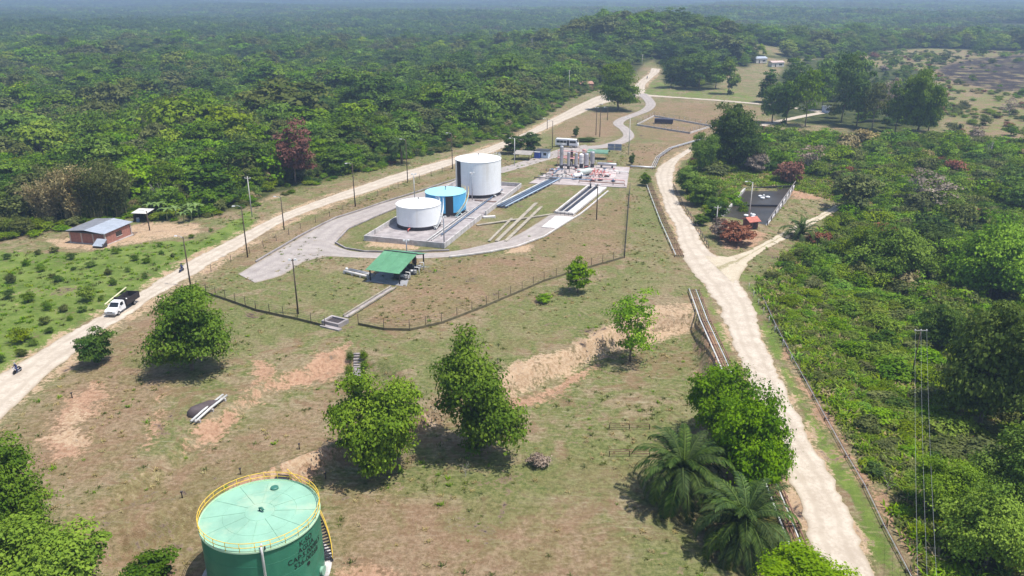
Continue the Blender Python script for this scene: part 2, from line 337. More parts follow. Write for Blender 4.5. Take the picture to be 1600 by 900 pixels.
za[:, 0] = nm(lambda x, y: .80 * soft(BARE, x, y, 2.6)); za[:, 1] = nm(lambda x, y: np.maximum(soft(GREEN, x, y, 5), soft([SCRUB], x, y, 2))); za[:, 2] = nm(lambda x, y: .76 * soft(SAND, x, y, 1.8))
za[:, 2] = np.maximum(za[:, 2], nm(lambda x, y: .52 * np.maximum(1 - sstep(3.8, 6.6, ldist(MAINW, x, y)), 1 - sstep(2.6, 4.4, ldist(RIGHTW, x, y)))))
za[:, 3] = nm(lambda x, y: soft([BURN, BURN2], x, y, 9))
zb[:, 1] = nm(lambda x, y: np.maximum(soft(BROWN, x, y, 5), .8 * soft([GRASS_R], x, y, 8))); zb[:, 2] = nm(lambda x, y: np.maximum.reduce([soft([FIELD], x, y, 1.5), .5 * soft([GRASS_TOP], x, y, 3), .36 * soft([GRASS_R], x, y, 6), .85 * soft(GREEN[8:9], x, y, 1.5), .6 * soft(GREEN[7:8], x, y, 1)]))
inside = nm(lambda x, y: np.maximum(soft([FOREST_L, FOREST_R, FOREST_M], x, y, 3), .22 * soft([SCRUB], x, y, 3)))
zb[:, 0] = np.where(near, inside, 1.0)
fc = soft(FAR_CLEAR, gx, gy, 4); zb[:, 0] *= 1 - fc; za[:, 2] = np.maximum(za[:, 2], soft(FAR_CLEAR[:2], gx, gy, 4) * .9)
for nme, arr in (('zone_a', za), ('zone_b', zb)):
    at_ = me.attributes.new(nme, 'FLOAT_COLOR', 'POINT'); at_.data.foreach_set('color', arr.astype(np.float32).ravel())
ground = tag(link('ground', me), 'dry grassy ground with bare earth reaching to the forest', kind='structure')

# ------------------------------------------------------------------ roads: strips draped on the land
def strip(name, pairs, mat, lift, cols=9, step=1.0, wob=.34, label=None, worldpts=False):
    Lp = [Vector((*flat(*a), 0)) if not worldpts else a for a, b in pairs]; Rp = [Vector((*flat(*b), 0)) if not worldpts else b for a, b in pairs]
    def dens(P):
        out = []
        for i in range(len(P) - 1):
            p0, p1, p2, p3 = P[max(i - 1, 0)], P[i], P[i + 1], P[min(i + 2, len(P) - 1)]
            mid = (Lp[i] + Rp[i]) / 2 - (Lp[i + 1] + Rp[i + 1]) / 2; n = max(2, int(mid.length / step))
            for k in range(n):
                u = k / n; out.append(0.5 * ((2 * p1) + (-p0 + p2) * u + (2 * p0 - 5 * p1 + 4 * p2 - p3) * u * u + (-p0 + 3 * p1 - 3 * p2 + p3) * u ** 3))
        out.append(P[-1].copy()); return np.array(out)
    L, R = dens(Lp), dens(Rp); n = len(L); rr = np.random.RandomState(len(name) + n)
    def wobble():
        w = rr.randn(n) * .5 + np.convolve(rr.randn(n + 14), np.ones(15) / 3.9, 'valid'); return w[:, None] * wob
    D = (R - L); D = D / np.linalg.norm(D, axis=1, keepdims=True); L = L + D * wobble(); R = R + D * wobble()
    u = np.linspace(0, 1, cols); V = L[:, None] * (1 - u)[None, :, None] + R[:, None] * u[None, :, None]; V = V.reshape(-1, 3)
    V[:, 2] = hgt(V[:, 0], V[:, 1]) + lift
    crown = np.tile(np.concatenate([[-.06], np.zeros(cols - 2), [-.06]]), n); V[:, 2] += crown
    K = np.arange(n * cols).reshape(n, cols); q = np.stack([K[:-1, :-1], K[:-1, 1:], K[1:, 1:], K[1:, :-1]], -1).reshape(-1, 4)
    me = raw_mesh(name, V, 4, q, mat, True); a = me.attributes.new('across', 'FLOAT', 'POINT'); a.data.foreach_set('value', np.tile(u, n).astype(np.float32))
    return tag(link(name, me), label, kind='structure')
def cl(pts):
    """centre line (px, py, width m) to edge pairs in world points"""
    C = [Vector((*flat(p[0], p[1]), 0)) for p in pts]; out = []
    for i, c in enumerate(C):
        d = (C[min(i + 1, len(C) - 1)] - C[max(i - 1, 0)]).normalized(); nrm = Vector((-d.y, d.x, 0)) * pts[i][2] / 2; out.append((c + nrm, c - nrm))
    return out
def road_mat(name, c0, c1, rut, ruts=(.3, .7), amt=.5):
    t = NT(name); a = t.n('Attribute', attribute_name='across').outputs['Fac']; n1 = t.noise(.35, 5, .65); n2 = t.noise(2.2, 5, .7); n3 = t.noise(7, 3, .7)
    c = t.mix(t.ramp(t.math('ADD', t.math('MULTIPLY', n1, .5), t.math('MULTIPLY', n2, .5)), .36, .64), c0, c1)
    w = None
    for r in ruts:
        d = t.math('ABSOLUTE', t.math('SUBTRACT', t.math('ADD', a, t.math('MULTIPLY', t.math('SUBTRACT', n1, .5), .16)), r)); k = t.ramp(d, .10, .02); w = k if w is None else t.math('MAXIMUM', w, k)
    c = t.mix(t.math('MULTIPLY', t.math('MULTIPLY', w, t.ramp(n2, .3, .6)), amt), c, rut)
    e = t.ramp(t.math('ADD', t.math('ABSOLUTE', t.math('SUBTRACT', a, .5)), t.math('MULTIPLY', t.math('SUBTRACT', n2, .5), .22)), .41, .52)
    c = t.mix(t.math('MULTIPLY', e, .6), c, (.26, .20, .12)); c = t.mix(t.math('MULTIPLY', t.ramp(n3, .36, .2), .35), c, (.2, .17, .13))
    return t.done(t.bsdf(c, .95, 0, .1, bump=t.math('ADD', n2, t.math('MULTIPLY', n3, .5)), bstr=.5, bdist=.12))
M_ROAD = road_mat('pale_gravel', (.41, .345, .275), (.555, .485, .40), (.33, .27, .205), amt=.45)
M_TRACK = road_mat('grassy_wheel_tracks', (.43, .36, .26), (.54, .47, .36), (.20, .18, .07), ruts=(.5,), amt=.85)
M_PAVE = road_mat('worn_concrete_paving', (.30, .265, .245), (.42, .375, .345), (.22, .19, .185), amt=.35)
road_main = strip('main_road', MAIN, M_ROAD, .10, cols=13, label='wide pale dirt road along the forest edge')
road_right = strip('gravel_road', RIGHT, M_ROAD, .10, cols=13, label='pale gravel road down the right side')
strip('side_track', [((1098, 398), (1150, 448)), ((1140, 400), (1170, 412)), ((1180, 384), (1188, 396)), ((1215, 362), (1222, 372)), ((1262, 331), (1268, 339)), ((1290, 314), (1295, 321)), ((1312, 302), (1317, 307))],
      M_TRACK, .13, label='twin wheel track branching off to the pond')
strip('far_road', cl([(1000, 149, 9), (1030, 151, 6), (1060, 153, 5), (1110, 156.5, 5), (1180, 162, 5), (1240, 169, 5), (1290, 176, 5)]), M_ROAD, .16, worldpts=True, label='thin pale road crossing behind the fenced pit')
strip('paved_driveway', [((372, 428), (398, 442)), ((400, 411), (440, 431)), ((440, 387), (478, 408)), ((466, 372), (514, 399)), ((500, 354), (524, 380)), ((525, 342), (545, 357)), ((575, 325), (590, 337)), ((650, 302), (660, 310)),
      ((710, 283), (716, 290)), ((760, 268), (766, 276)), ((800, 257), (806, 265)), ((850, 241), (860, 249)), ((880, 231), (892, 241)), ((915, 226), (925, 234))], M_PAVE, .08, wob=.08, label='worn concrete driveway behind the tanks')
strip('paved_driveway', [((490, 374), (480, 408)), ((512, 378), (506, 401)), ((540, 390), (538, 402)), ((570, 395), (574, 404)), ((620, 396), (624, 405)), ((700, 393), (702, 401)), ((760, 382), (766, 393)), ((800, 371), (808, 384)),
      ((832, 353), (848, 369)), ((862, 334), (902, 335))], M_PAVE, .12, wob=.06, label='curved concrete driveway in front of the tanks')
strip('winding_path', cl([(905, 231, 7), (940, 229.5, 6), (966, 223, 5.5), (982, 214, 4.6), (977, 203, 4.6), (966, 194, 4.6), (972, 187, 4.8), (990, 180, 5), (1008, 173, 5), (1017, 164, 5.2), (1012, 155, 5.5), (1003, 147, 6)]),
      M_PAVE, .17, worldpts=True, wob=.05, label='winding paved path beyond the bus')
# ------------------------------------------------------------------ foliage
def leaf_mat(name, a, b, trans=.28, hue=.5, spread=.44):
    t = NT(name); tint = t.n('Attribute', attribute_name='tint').outputs['Fac']; ob = t.n('ObjectInfo').outputs['Random']
    c = t.mix(tint, a, b); h = t.n('HueSaturation'); t.l(c, h.inputs['Color'])
    t.l(t.math('ADD', .5 - .018 * hue, t.math('MULTIPLY', ob, .036 * hue)), h.inputs['Hue'])
    r2 = t.math('FRACT', t.math('MULTIPLY', ob, 7.31)); t.l(t.math('ADD', 1 - spread / 2, t.math('MULTIPLY', r2, spread)), h.inputs['Value'])
    r3 = t.math('FRACT', t.math('MULTIPLY', ob, 13.7)); t.l(t.math('ADD', .95, t.math('MULTIPLY', r3, .22)), h.inputs['Saturation'])
    d = t.bsdf(h.outputs[0], .65, 0, .12); tr = t.n('BsdfTranslucent'); t.l(h.outputs[0], tr.inputs[0])
    m = t.n('MixShader'); m.inputs[0].default_value = trans; t.l(d, m.inputs[1]); t.l(tr.outputs[0], m.inputs[2]); return t.done(m.outputs[0])
LM = {'bright': leaf_mat('leaves_bright', (.092, .188, .012), (.215, .345, .030)), 'mid': leaf_mat('leaves_mid', (.078, .145, .015), (.178, .262, .034)),
      'dark': leaf_mat('leaves_dark', (.044, .094, .016), (.115, .180, .032)), 'olive': leaf_mat('leaves_olive', (.080, .105, .026), (.170, .190, .058)),
      'yellow': leaf_mat('leaves_yellow_green', (.125, .190, .015), (.260, .330, .040)), 'red': leaf_mat('leaves_rust_red', (.150, .060, .042), (.275, .132, .086), .2),
      'straw': leaf_mat('leaves_straw', (.25, .195, .085), (.44, .375, .19), .2), 'grey': leaf_mat('leaves_grey_dry', (.20, .155, .12), (.35, .285, .225), .15),
      'lime': leaf_mat('leaves_lime', (.115, .205, .012), (.265, .390, .030), .28, .1, .1), 'fresh': leaf_mat('leaves_fresh', (.078, .165, .013), (.190, .310, .030), .28, .1, .1),
      'palm': leaf_mat('palm_leaves', (.024, .050, .012), (.090, .135, .034), .10), 'palm_y': leaf_mat('palm_leaves_yellowed', (.11, .12, .020), (.29, .27, .05), .2)}
M_BARK = paint('bark_grey_brown', (.16, .125, .095), .9, 0, .3, 2.0); M_BARK_PALE = paint('bark_pale', (.42, .38, .33), .9, 0, .2, 2.0)

def leaf_quads(P, N, size, r, aspect=1.5, fold=.25):
    """diamond leaves at points P facing N"""
    n = len(P); N = N / (np.linalg.norm(N, axis=1, keepdims=True) + 1e-9)
    a = np.cross(N, r.randn(n, 3)); a /= np.linalg.norm(a, axis=1, keepdims=True) + 1e-9; b = np.cross(N, a)
    s = (size * (.45 + 1.1 * r.rand(n) ** 1.5))[:, None]; dn = N * s * fold
    V = np.stack([P + a * s * aspect * .5 - dn, P + b * s * .5, P - a * s * aspect * .5 - dn, P - b * s * .5], 1).reshape(-1, 3)
    return V, np.arange(4 * n).reshape(n, 4)
def crown(name, seed, W, H, z0, lobes, per, leaf, mat, lobe_r=.2, shape='round', flat_l=.6, sparse=0.0):
    """leaf clumps over many lobes inside an uneven crown envelope; z0 is the crown's underside"""
    r = np.random.RandomState(seed); Ch = H - z0; PP = []; NN = []; TT = []; i = 0; C = []
    f1, f2, f3 = r.uniform(0, 6.28, 3); wav = lambda d: 1 + .28 * math.sin(2.1 * math.atan2(d[1], d[0]) + f1 + 2 * d[2]) + .20 * math.sin(3.9 * math.atan2(d[1], d[0]) + f2 - 3 * d[2]) + .16 * math.sin(5 * d[2] + f3)
    while len(C) < lobes and i < lobes * 80:
        i += 1; d = r.randn(3); d /= np.linalg.norm(d)
        k = r.uniform(.25, 1.0) ** .5 * wav(d) * .92
        if shape == 'umbrella': c = np.array([d[0] * k, d[1] * k, .25 + .5 * (1 - (d[0] ** 2 + d[1] ** 2) * k * k) + r.uniform(-.16, .12)]); c[2] = c[2] * 2 - 1
        elif shape == 'cone': hgt_ = r.uniform(-1, 1); w_ = (1 - hgt_) * .5 + .12; an = r.uniform(0, 6.28); c = np.array([math.cos(an) * w_ * r.uniform(.45, 1.1), math.sin(an) * w_ * r.uniform(.45, 1.1), hgt_])
        elif shape == 'two': c = d * k * .66; c += np.array([-.28, 0, .34]) if r.rand() < .5 else np.array([.36, -.1, -.40])
        else: c = d * k; c[2] = max(c[2], -.78)
        q = np.array([c[0] * W * .5 * (1 - lobe_r * .7), c[1] * W * .5 * (1 - lobe_r * .7), z0 + Ch * .5 + c[2] * Ch * .5 * (1 - lobe_r * .5)])
        if all(np.linalg.norm((q - o) * [1, 1, 1.3]) > W * lobe_r * .62 for o in C): C.append(q)
    ctr = np.array([0, 0, z0 + Ch * .42])
    for q in C:
        R = W * lobe_r * r.uniform(.42, 1.3) * .78; m = int(per * r.uniform(.7, 1.2) * (1 - sparse)); tint = np.clip(r.normal(.5, .32), 0, 1)
        d = r.randn(m, 3); d /= np.linalg.norm(d, axis=1, keepdims=True); d[:, 2] = np.where(d[:, 2] < -.2, -d[:, 2], d[:, 2])
        rad_ = R * (1 + .26 * r.randn(m)) * np.where(r.rand(m) < .2, r.uniform(.3, .9, m), 1)
        p = q + d * rad_[:, None] * np.array([1, 1, flat_l]); out = p - ctr; out /= np.linalg.norm(out, axis=1, keepdims=True) + 1e-6
        PP.append(p); NN.append(d * .6 + out * .3 + np.array([0, 0, .45]) + r.randn(m, 3) * .45); TT.append(np.clip(tint + r.randn(m) * .18, 0, 1))
    P = np.concatenate(PP); N = np.concatenate(NN); T = np.concatenate(TT); lo, hi = np.percentile(P[:, :2], 1, axis=0), np.percentile(P[:, :2], 99, axis=0); zk = H / np.percentile(P[:, 2], 99); P[:, :2] = (P[:, :2] - (lo + hi) / 2) * W / (hi - lo); P[:, 2] = np.maximum(P[:, 2] * zk, .06)
    C = [np.array([*((q[:2] - (lo + hi) / 2) * W / (hi - lo)), q[2] * zk]) for q in C]
    V, Q = leaf_quads(P, N, leaf, r); me = raw_mesh(name, V, 4, Q, mat)
    a = me.attributes.new('tint', 'FLOAT', 'POINT'); a.data.foreach_set('value', np.repeat(T, 4).astype(np.float32)); me['lobes'] = [float(x) for q in C[:9] for x in q]
    return me
def trunk(name, seed, H, z0, r0, tips, mat, lean=.3):
    r = random.Random(seed); b = MB(); fork = Vector((r.uniform(-lean, lean), r.uniform(-lean, lean), z0 * .9 + .15 * (H - z0)))
    b.tube([(0, 0, -.4), (fork.x * .2, fork.y * .2, fork.z * .4), fork], [r0 * 1.35, r0, r0 * .75], 7)
    for tx in tips:
        e = Vector(tx); m = fork.lerp(e, .5) + Vector((r.uniform(-.3, .3), r.uniform(-.3, .3), .3)); b.tube([fork - Vector((0, 0, .2)), m, e], [r0 * .55, r0 * .35, r0 * .1], 5, False)
    return b.mesh(name, mat)
PROTO = {}
def proto(key, seed, W, H, z0, lobes, per, leaf, mat, r0=.25, bark=None, **kw):
    c = crown('crown', seed, W, H, z0, lobes, per, leaf, LM[mat], **kw); L = list(c['lobes']); tips = [L[i:i + 3] for i in range(0, len(L), 3)]
    PROTO[key] = (c, trunk('trunk', seed, H, z0, r0, tips, bark or M_BARK), W, H)
# close trees
proto('mango', 1, 10, 9.5, .4, 85, 290, .27, 'bright', .3, lobe_r=.19, flat_l=.65)
proto('layered', 2, 12, 10.5, .4, 85, 290, .29, 'mid', .3, lobe_r=.19, flat_l=.5)
proto('double', 3, 11, 13, .5, 90, 260, .29, 'mid', .28, lobe_r=.19, shape='two', flat_l=.6)
proto('open', 4, 6.5, 8, .3, 46, 110, .20, 'olive', .14, lobe_r=.19, flat_l=.4)
proto('young', 5, 4.6, 5.2, .4, 44, 105, .22, 'bright', .12, lobe_r=.2)
proto('bush', 6, 5.6, 5.0, .05, 50, 130, .24, 'dark', .12, lobe_r=.2, flat_l=.55)
proto('broad', 7, 15, 12, .8, 100, 280, .33, 'bright', .35, lobe_r=.17, flat_l=.5)
# forest trees
for i, (mat, W, H, z0, sh, fl) in enumerate((('mid', 10, 11, 1.5, 'round', .6), ('dark', 11, 12, 2, 'round', .55), ('olive', 10, 10, 3, 'umbrella', .4), ('bright', 9, 10, 1.2, 'round', .6), ('dark', 8, 13, 1, 'cone', .5),
                                             ('yellow', 10, 9, 2, 'umbrella', .42), ('mid', 13, 12, 3, 'umbrella', .42), ('olive', 8, 9, 1, 'round', .7), ('dark', 12, 13, 1.5, 'two', .6), ('mid', 9, 12, 1, 'two', .65))):
    proto('forest%d' % i, 20 + i, W, H, z0, 36, 105, .50, mat, .25, M_BARK_PALE if i in (2, 5) else None, lobe_r=.23, shape=sh, flat_l=fl)
proto('rust', 40, 9, 12, 1, 46, 110, .38, 'red', .2, lobe_r=.2); proto('dry', 41, 5, 6, .5, 30, 60, .22, 'grey', .12, M_BARK_PALE, lobe_r=.22, sparse=.3)
for i, (mat, W, H) in enumerate((('yellow', 4.2, 3.0), ('bright', 3.6, 2.8), ('olive', 3.2, 2.2), ('mid', 4.5, 3.4), ('dark', 3.4, 2.6), ('straw', 3.0, 1.8), ('red', 3.4, 2.2))):
    proto('shrub%d' % i, 50 + i, W, H, .02, 24, 80, .22, mat, .06, lobe_r=.25, flat_l=.6)
def tree(name, label, cat, key, loc, W, H, rz=None, group=None, mat=None):
    c, tr, w0, h0 = PROTO[key]; o = thing(name, label, cat, loc, rnd.uniform(0, 6.28) if rz is None else rz, group); o.scale = (W / w0, W / w0, H / h0)
    k = link('crown' if 'shrub' not in name else 'foliage', c, o); link('trunk' if 'shrub' not in name else 'stem', tr, o)
    if mat: k.material_slots[0].link = 'OBJECT'; k.material_slots[0].material = LM[mat]
    return o
TREE_SPOTS = []     # (x, y, radius) kept free by the random planting
def ptree(name, label, cat, key, px, py, wpx, hpx, rz=None, group=None, mat=None):
    """a tree whose foot is at a photo pixel, sized from its width and height there"""
    p = at(px, py); s = scale_at(p); dep = math.atan2(CAM_H - p.z, p.y); W = .85 * wpx / s; H = max((hpx / s - .30 * W * math.sin(dep)) / math.cos(dep), W * .45)
    TREE_SPOTS.append((p.x, p.y, W * .5)); return tree(name, label, cat, key, p, W, H, rz, group, mat)

def frond(L, droop, r, width=1.0, n=26, up=.9):
    """one feather leaf along +x: a rachis and its leaflets"""
    pts = []; a = up
    x = z = 0.0
    for i in range(n + 1):
        pts.append((x, z)); st = L / n; x += st * math.cos(a); z += st * math.sin(a); a -= droop / n * (0.4 + 1.3 * i / n)
    V = []; Q = []; T = []
    for i in range(1, n + 1):
        px, pz = pts[i]; u = i / n; ll = width * (.35 + .65 * math.sin(math.pi * min(u * .95 + .08, 1)) ** .7); tx, tz = pts[i][0] - pts[i - 1][0], pts[i][1] - pts[i - 1][1]; l_ = math.hypot(tx, tz); tx /= l_; tz /= l_
        for sd in (-1, 1):
            for k in range(2):
                f = .55 + .3 * r.random(); dn = .5 + .35 * r.random(); b = Vector((px - tx * L / n * k * .5, 0, pz - tz * L / n * k * .5)); tip = b + Vector((tx * f * ll, sd * ll * .85, tz * f * ll - dn * ll * .6)); wv = Vector((tx, 0, tz)) * (.055 + .02 * width)
                m = b.lerp(tip, .5) + Vector((0, 0, .10 * ll)); j = len(V); V += [b, m - wv, tip, m + wv]; Q.append((j, j + 1, j + 2, j + 3)); T += [r.random()] * 4
    for i in range(n):                   # the rachis as a thin blade
        (x0, z0), (x1, z1) = pts[i], pts[i + 1]; w0 = .07 * (1 - i / n) + .012; j = len(V); V += [Vector((x0, -w0, z0 + .02)), Vector((x0, w0, z0 + .02)), Vector((x1, w0, z1 + .02)), Vector((x1, -w0, z1 + .02))]; Q.append((j, j + 1, j + 2, j + 3)); T += [.9] * 4
    return V, Q, T
def frond_mesh(seed, L, droop, up, width, mat):
    V, Q, T = frond(L, droop, random.Random(seed), width, up=up); me = raw_mesh('frond', np.array([tuple(v) for v in V]), 4, np.array(Q), mat)
    a = me.attributes.new('tint', 'FLOAT', 'POINT'); a.data.foreach_set('value', np.array(T, np.float32)); return me
FR = [frond_mesh(1, 5.4, 1.7, 1.35, .85, LM['palm']), frond_mesh(2, 6.0, 2.3, 1.1, .95, LM['palm']), frond_mesh(3, 6.2, 2.7, .85, .95, LM['palm']), frond_mesh(4, 6.0, 2.6, .50, .9, LM['palm']), frond_mesh(5, 5.6, 2.2, .15, .85, LM['palm'])]
FRY = [frond_mesh(6, 5.6, 1.6, -.1, .95, LM['palm_y']), frond_mesh(7, 5.8, 1.9, .3, .95, LM['palm_y'])]
def palm(label, loc, sc=1.0, th=2.2, seed=1, yellow=(0, 0), group='feather palms', n=46):
    r = random.Random(seed); o = thing('palm_tree', label, 'palm tree', loc, r.uniform(0, 6), group); o.scale = (sc, sc, sc); TREE_SPOTS.append((loc[0], loc[1], 2.5 * sc))
    b = MB(); b.tube([(0, 0, -.3), (.05, 0, th * .5), (0, 0, th), (0, 0, th + .5)], [.42, .36, .4, .2], 9); b.build('trunk', M_BARK, o)
    for k in range(n):
        u = k / n; tier = min(4, int(u * 5)); ang = k * 2.39996; m = FR[tier]
        if tier >= 3 and yellow[0] < (ang % 6.283) < yellow[1]: m = FRY[0 if tier == 4 else 1]
        f = link('frond', m, o, (0.1 * math.cos(ang), .1 * math.sin(ang), th + .35 - .25 * u)); f.rotation_euler = (r.uniform(-.15, .15), r.uniform(-.06, .06), ang); s = r.uniform(.86, 1.08); f.scale = (s, s, s)
    return o
# ------------------------------------------------------------------ single trees
G_LAWN = 'trees on the lawn'
ptree('shade_tree', 'dark green layered tree on the bank between main road and fence corner', 'tree', 'layered', 300, 578, 130, 132, 0.4, G_LAWN)
ptree('shade_tree', 'bright green dense round tree right behind the green water tank', 'tree', 'mango', 592, 738, 136, 150, 1.1, G_LAWN, 'lime')
ptree('shade_tree', 'tall double-crowned tree in the middle of the slope with a deep shadow', 'tree', 'double', 750, 704, 140, 176, 0.1, G_LAWN, 'mid')
ptree('young_tree', 'small bright green tree just outside the wire fence, with a low bush beside it', 'tree', 'young', 903, 457, 46, 57, None, G_LAWN)
ptree('open_tree', 'thin open-crowned tree standing on the sandy scarp', 'tree', 'open', 984, 564, 90, 112, .6, G_LAWN, 'bright')
for px, py, lab in ((548, 562, 'bush hugging the left side of the garden stairs'), (568, 560, 'bush hugging the right side of the garden stairs, upper one'), (570, 576, 'bush hugging the right side of the garden stairs, lower one'), (546, 582, 'bush left of the foot of the garden stairs')): ptree('low_shrub', lab, 'shrub', 'shrub3', px, py, 17, 14, mat='mid')
ptree('low_shrub', 'dry purplish weed clump on the lawn below the rail frames', 'shrub', 'shrub5', 842, 728, 36, 22, mat='grey')
ptree('round_shrub', 'dark round shrub beside the main road below the truck', 'shrub', 'bush', 154, 570, 58, 60)
ptree('low_shrub', 'low green bush on the lawn left of the small bright tree', 'shrub', 'shrub1', 850, 473, 27, 17)
ptree('roadside_tree', 'upper bright broad tree between the pipe rack and the gravel road', 'tree', 'mango', 1122, 690, 112, 118, 2.0, 'trees by the gravel road', 'fresh')
ptree('roadside_tree', 'lower bright broad tree hanging over the gravel road behind the palms', 'tree', 'broad', 1166, 762, 140, 150, 4.0, 'trees by the gravel road', 'fresh')
ptree('roadside_shrub', 'bright leafy bush at the bottom edge beside the gravel road', 'shrub', 'mango', 1262, 930, 146, 66, None, None, 'lime')
ptree('corner_tree', 'dark green tree at the left edge above the corner thicket', 'tree', 'layered', 12, 838, 160, 138, None, 'trees in the near left corner')
ptree('corner_tree', 'bright yellow-green tree filling the near left corner', 'tree', 'mango', 70, 940, 190, 125, 1.0, 'trees in the near left corner', 'lime')
ptree('corner_shrub', 'dark small shrub at the bottom edge left of the green tank', 'shrub', 'bush', 236, 922, 92, 62)
ptree('shade_tree', 'big dense dark tree standing where the winding path meets the main road', 'tree', 'layered', 966, 172, 70, 72, 2.2, 'trees by the roads')
ptree('spreading_tree', 'wide dark tree overhanging the gravel road where it bends away', 'tree', 'layered', 1146, 262, 92, 96, 3.0, 'trees by the roads', 'dark')
ptree('spreading_tree', 'lower bright green tree left of the wide dark tree by the road bend', 'tree', 'mango', 1098, 268, 42, 58, 1.0, 'trees by the roads', 'mid')
for px, py, w, h, k, m, lab in ((1206, 192, 40, 62, 'forest3', 'mid', 'green tree leftmost in the grove by the grey cabin'), (1228, 194, 36, 70, 'forest9', 'mid', 'slim two-tiered tree second from the left in the grove'), (1258, 197, 50, 86, 'forest6', 'mid', 'flat-topped green tree in front of the grey cabin track'),
                                (1284, 172, 40, 62, 'forest0', 'mid', 'round tree directly behind the grey cabin'), (1314, 192, 52, 104, 'forest8', 'dark', 'tallest two-tiered tree of the grove right of the grey cabin'), (1338, 198, 48, 84, 'forest1', 'dark', 'dark tree shading the scorched ground right of the grey cabin'), (1362, 202, 44, 70, 'forest6', 'olive', 'olive flat-topped tree in the middle of the grove'), (1398, 208, 46, 80, 'forest1', 'mid', 'dense tree left of the large round one at the grove end'),
                                (1432, 213, 66, 98, 'mango', 'mid', 'large round tree at the right end of the grove by the open pasture'), (1450, 206, 40, 66, 'forest0', 'mid', 'smaller round tree at the very right of the grove'), (1138, 147, 34, 56, 'forest9', 'mid', 'slender green tree on the far verge above the fenced pit'),
                                (1092, 140, 56, 56, 'forest1', 'dark', 'dark wide tree on the verge behind the far road'), (1048, 137, 40, 46, 'forest8', 'dark', 'dark tree beside the far road junction'), (1070, 138, 36, 44, 'forest4', 'dark', 'narrow dark tree between the two verge trees'), (1118, 139, 34, 40, 'forest0', 'mid', 'low round tree at the right end of the verge trees'),
                                (1290, 150, 44, 56, 'forest2', 'mid', 'umbrella-shaped tree behind the grove'), (1385, 190, 44, 66, 'dry', 'grey', 'greyish thin tree inside the grove'), (1240, 152, 42, 58, 'forest1', 'dark', 'dark tree at the back left of the grove'), (1330, 150, 46, 66, 'forest7', 'mid', 'bushy tree at the back of the grove'), (1200, 160, 36, 50, 'forest4', 'dark', 'narrow dark tree at the end of the far road')):
    ptree('grove_tree', lab, 'tree', k, px, py, w, h, None, 'grove around the grey cabin', m)
ptree('rust_red_tree', 'rust-red leafed tree at the forest edge above the main road', 'tree', 'rust', 462, 286, 68, 96, 0)
for px, py, w, h, lab in ((802, 240, 38, 32, 'rounded dark shrub left of the guard shelter'), (830, 236, 36, 30, 'rounded dark shrub just behind the guard shelter')):
    ptree('round_shrub', lab, 'shrub', 'bush', px, py, w, h)
ptree('small_tree', 'small dark shrub rising over the clipped hedge', 'shrub', 'bush', 900, 214, 12, 16); ptree('small_tree', 'small conical bush at the right corner of the process slab', 'shrub', 'bush', 987, 258, 12, 18)
ptree('low_shrub', 'bushy shrub at the upper end of the pipe rack by the gravel road', 'shrub', 'bush', 1008, 290, 20, 20, mat='mid')
for px, py, w, h, k, m, lab in ((1072, 302, 40, 44, 'bush', 'mid', 'green bush on the road verge left of the pond, farthest up'), (1096, 320, 52, 46, 'bush', 'mid', 'large green bush between the road and the pond'),
                                (1118, 344, 38, 36, 'bush', 'dark', 'dark bush at the left rim of the pond'), (1146, 326, 34, 26, 'shrub1', 'bright', 'bright bush overhanging the pond wall'), (1160, 338, 22, 24, 'shrub3', None, 'small bush in front of the pond beside the tall pole'),
                                (1095, 352, 24, 18, 'bush', 'dark', 'dark low bush at the road edge'), (1152, 380, 62, 34, 'shrub6', None, 'withered reddish thicket below the red-roofed hut'), (1125, 372, 36, 30, 'shrub6', 'grey', 'withered grey-brown thicket left of the red-roofed hut'),
                                (1230, 286, 50, 36, 'shrub6', None, 'withered red-brown thicket behind the pond corner'), (1262, 268, 46, 44, 'dry', None, 'dry leafless-looking bush behind the pond corner'), (1180, 270, 40, 30, 'shrub6', 'grey', 'withered brushwood behind the pond')):
    ptree('pond_shrub', lab, 'shrub', k, px, py, w, h, None, 'bushes round the pond', m)
for px, py, w, h, k, m, lab in ((1392, 440, 120, 92, 'broad', 'mid', 'flat-topped tree with pale branches in the ravine right of the pond track'), (1545, 470, 150, 130, 'broad', 'bright', 'bright umbrella-shaped tree at the right edge'),
                                (1350, 420, 90, 70, 'broad', 'yellow', 'yellow-green flat-topped tree right of the pond palm'), (1530, 664, 150, 190, 'layered', 'mid', 'tall layered tree in the ravine beside the power lines'),
                                (1592, 640, 130, 160, 'mango', 'bright', 'green tree cut by the right edge beside the tall layered one'), (1460, 430, 90, 76, 'layered', 'dark', 'dark round tree in the ravine thicket'),
                                (1540, 880, 150, 120, 'broad', 'lime', 'bright leafy tree in the lower right corner'), (1470, 800, 96, 84, 'mango', 'lime', 'leafy tree left of the lower right corner'),
                                (1590, 790, 130, 140, 'double', 'mid', 'tree cut by the right edge above the lower corner'), (1450, 330, 80, 66, 'dry', 'grey', 'greyish half-bare tree on the upper ravine slope'),
                                (1330, 330, 70, 62, 'forest7', 'olive', 'olive round tree at the end of the pond track'), (1585, 330, 70, 60, 'forest0', 'mid', 'green tree at the right edge below the pasture'), (1470, 545, 70, 70, 'layered', 'dark', 'dark tree behind the power lines')):
    ptree('ravine_tree', lab, 'tree', k, px, py, w, h, None, 'trees in the ravine', m)
ptree('small_tree', 'lone dark shrub standing in the right-hand pasture', 'shrub', 'dry', 1577, 180, 30, 26)
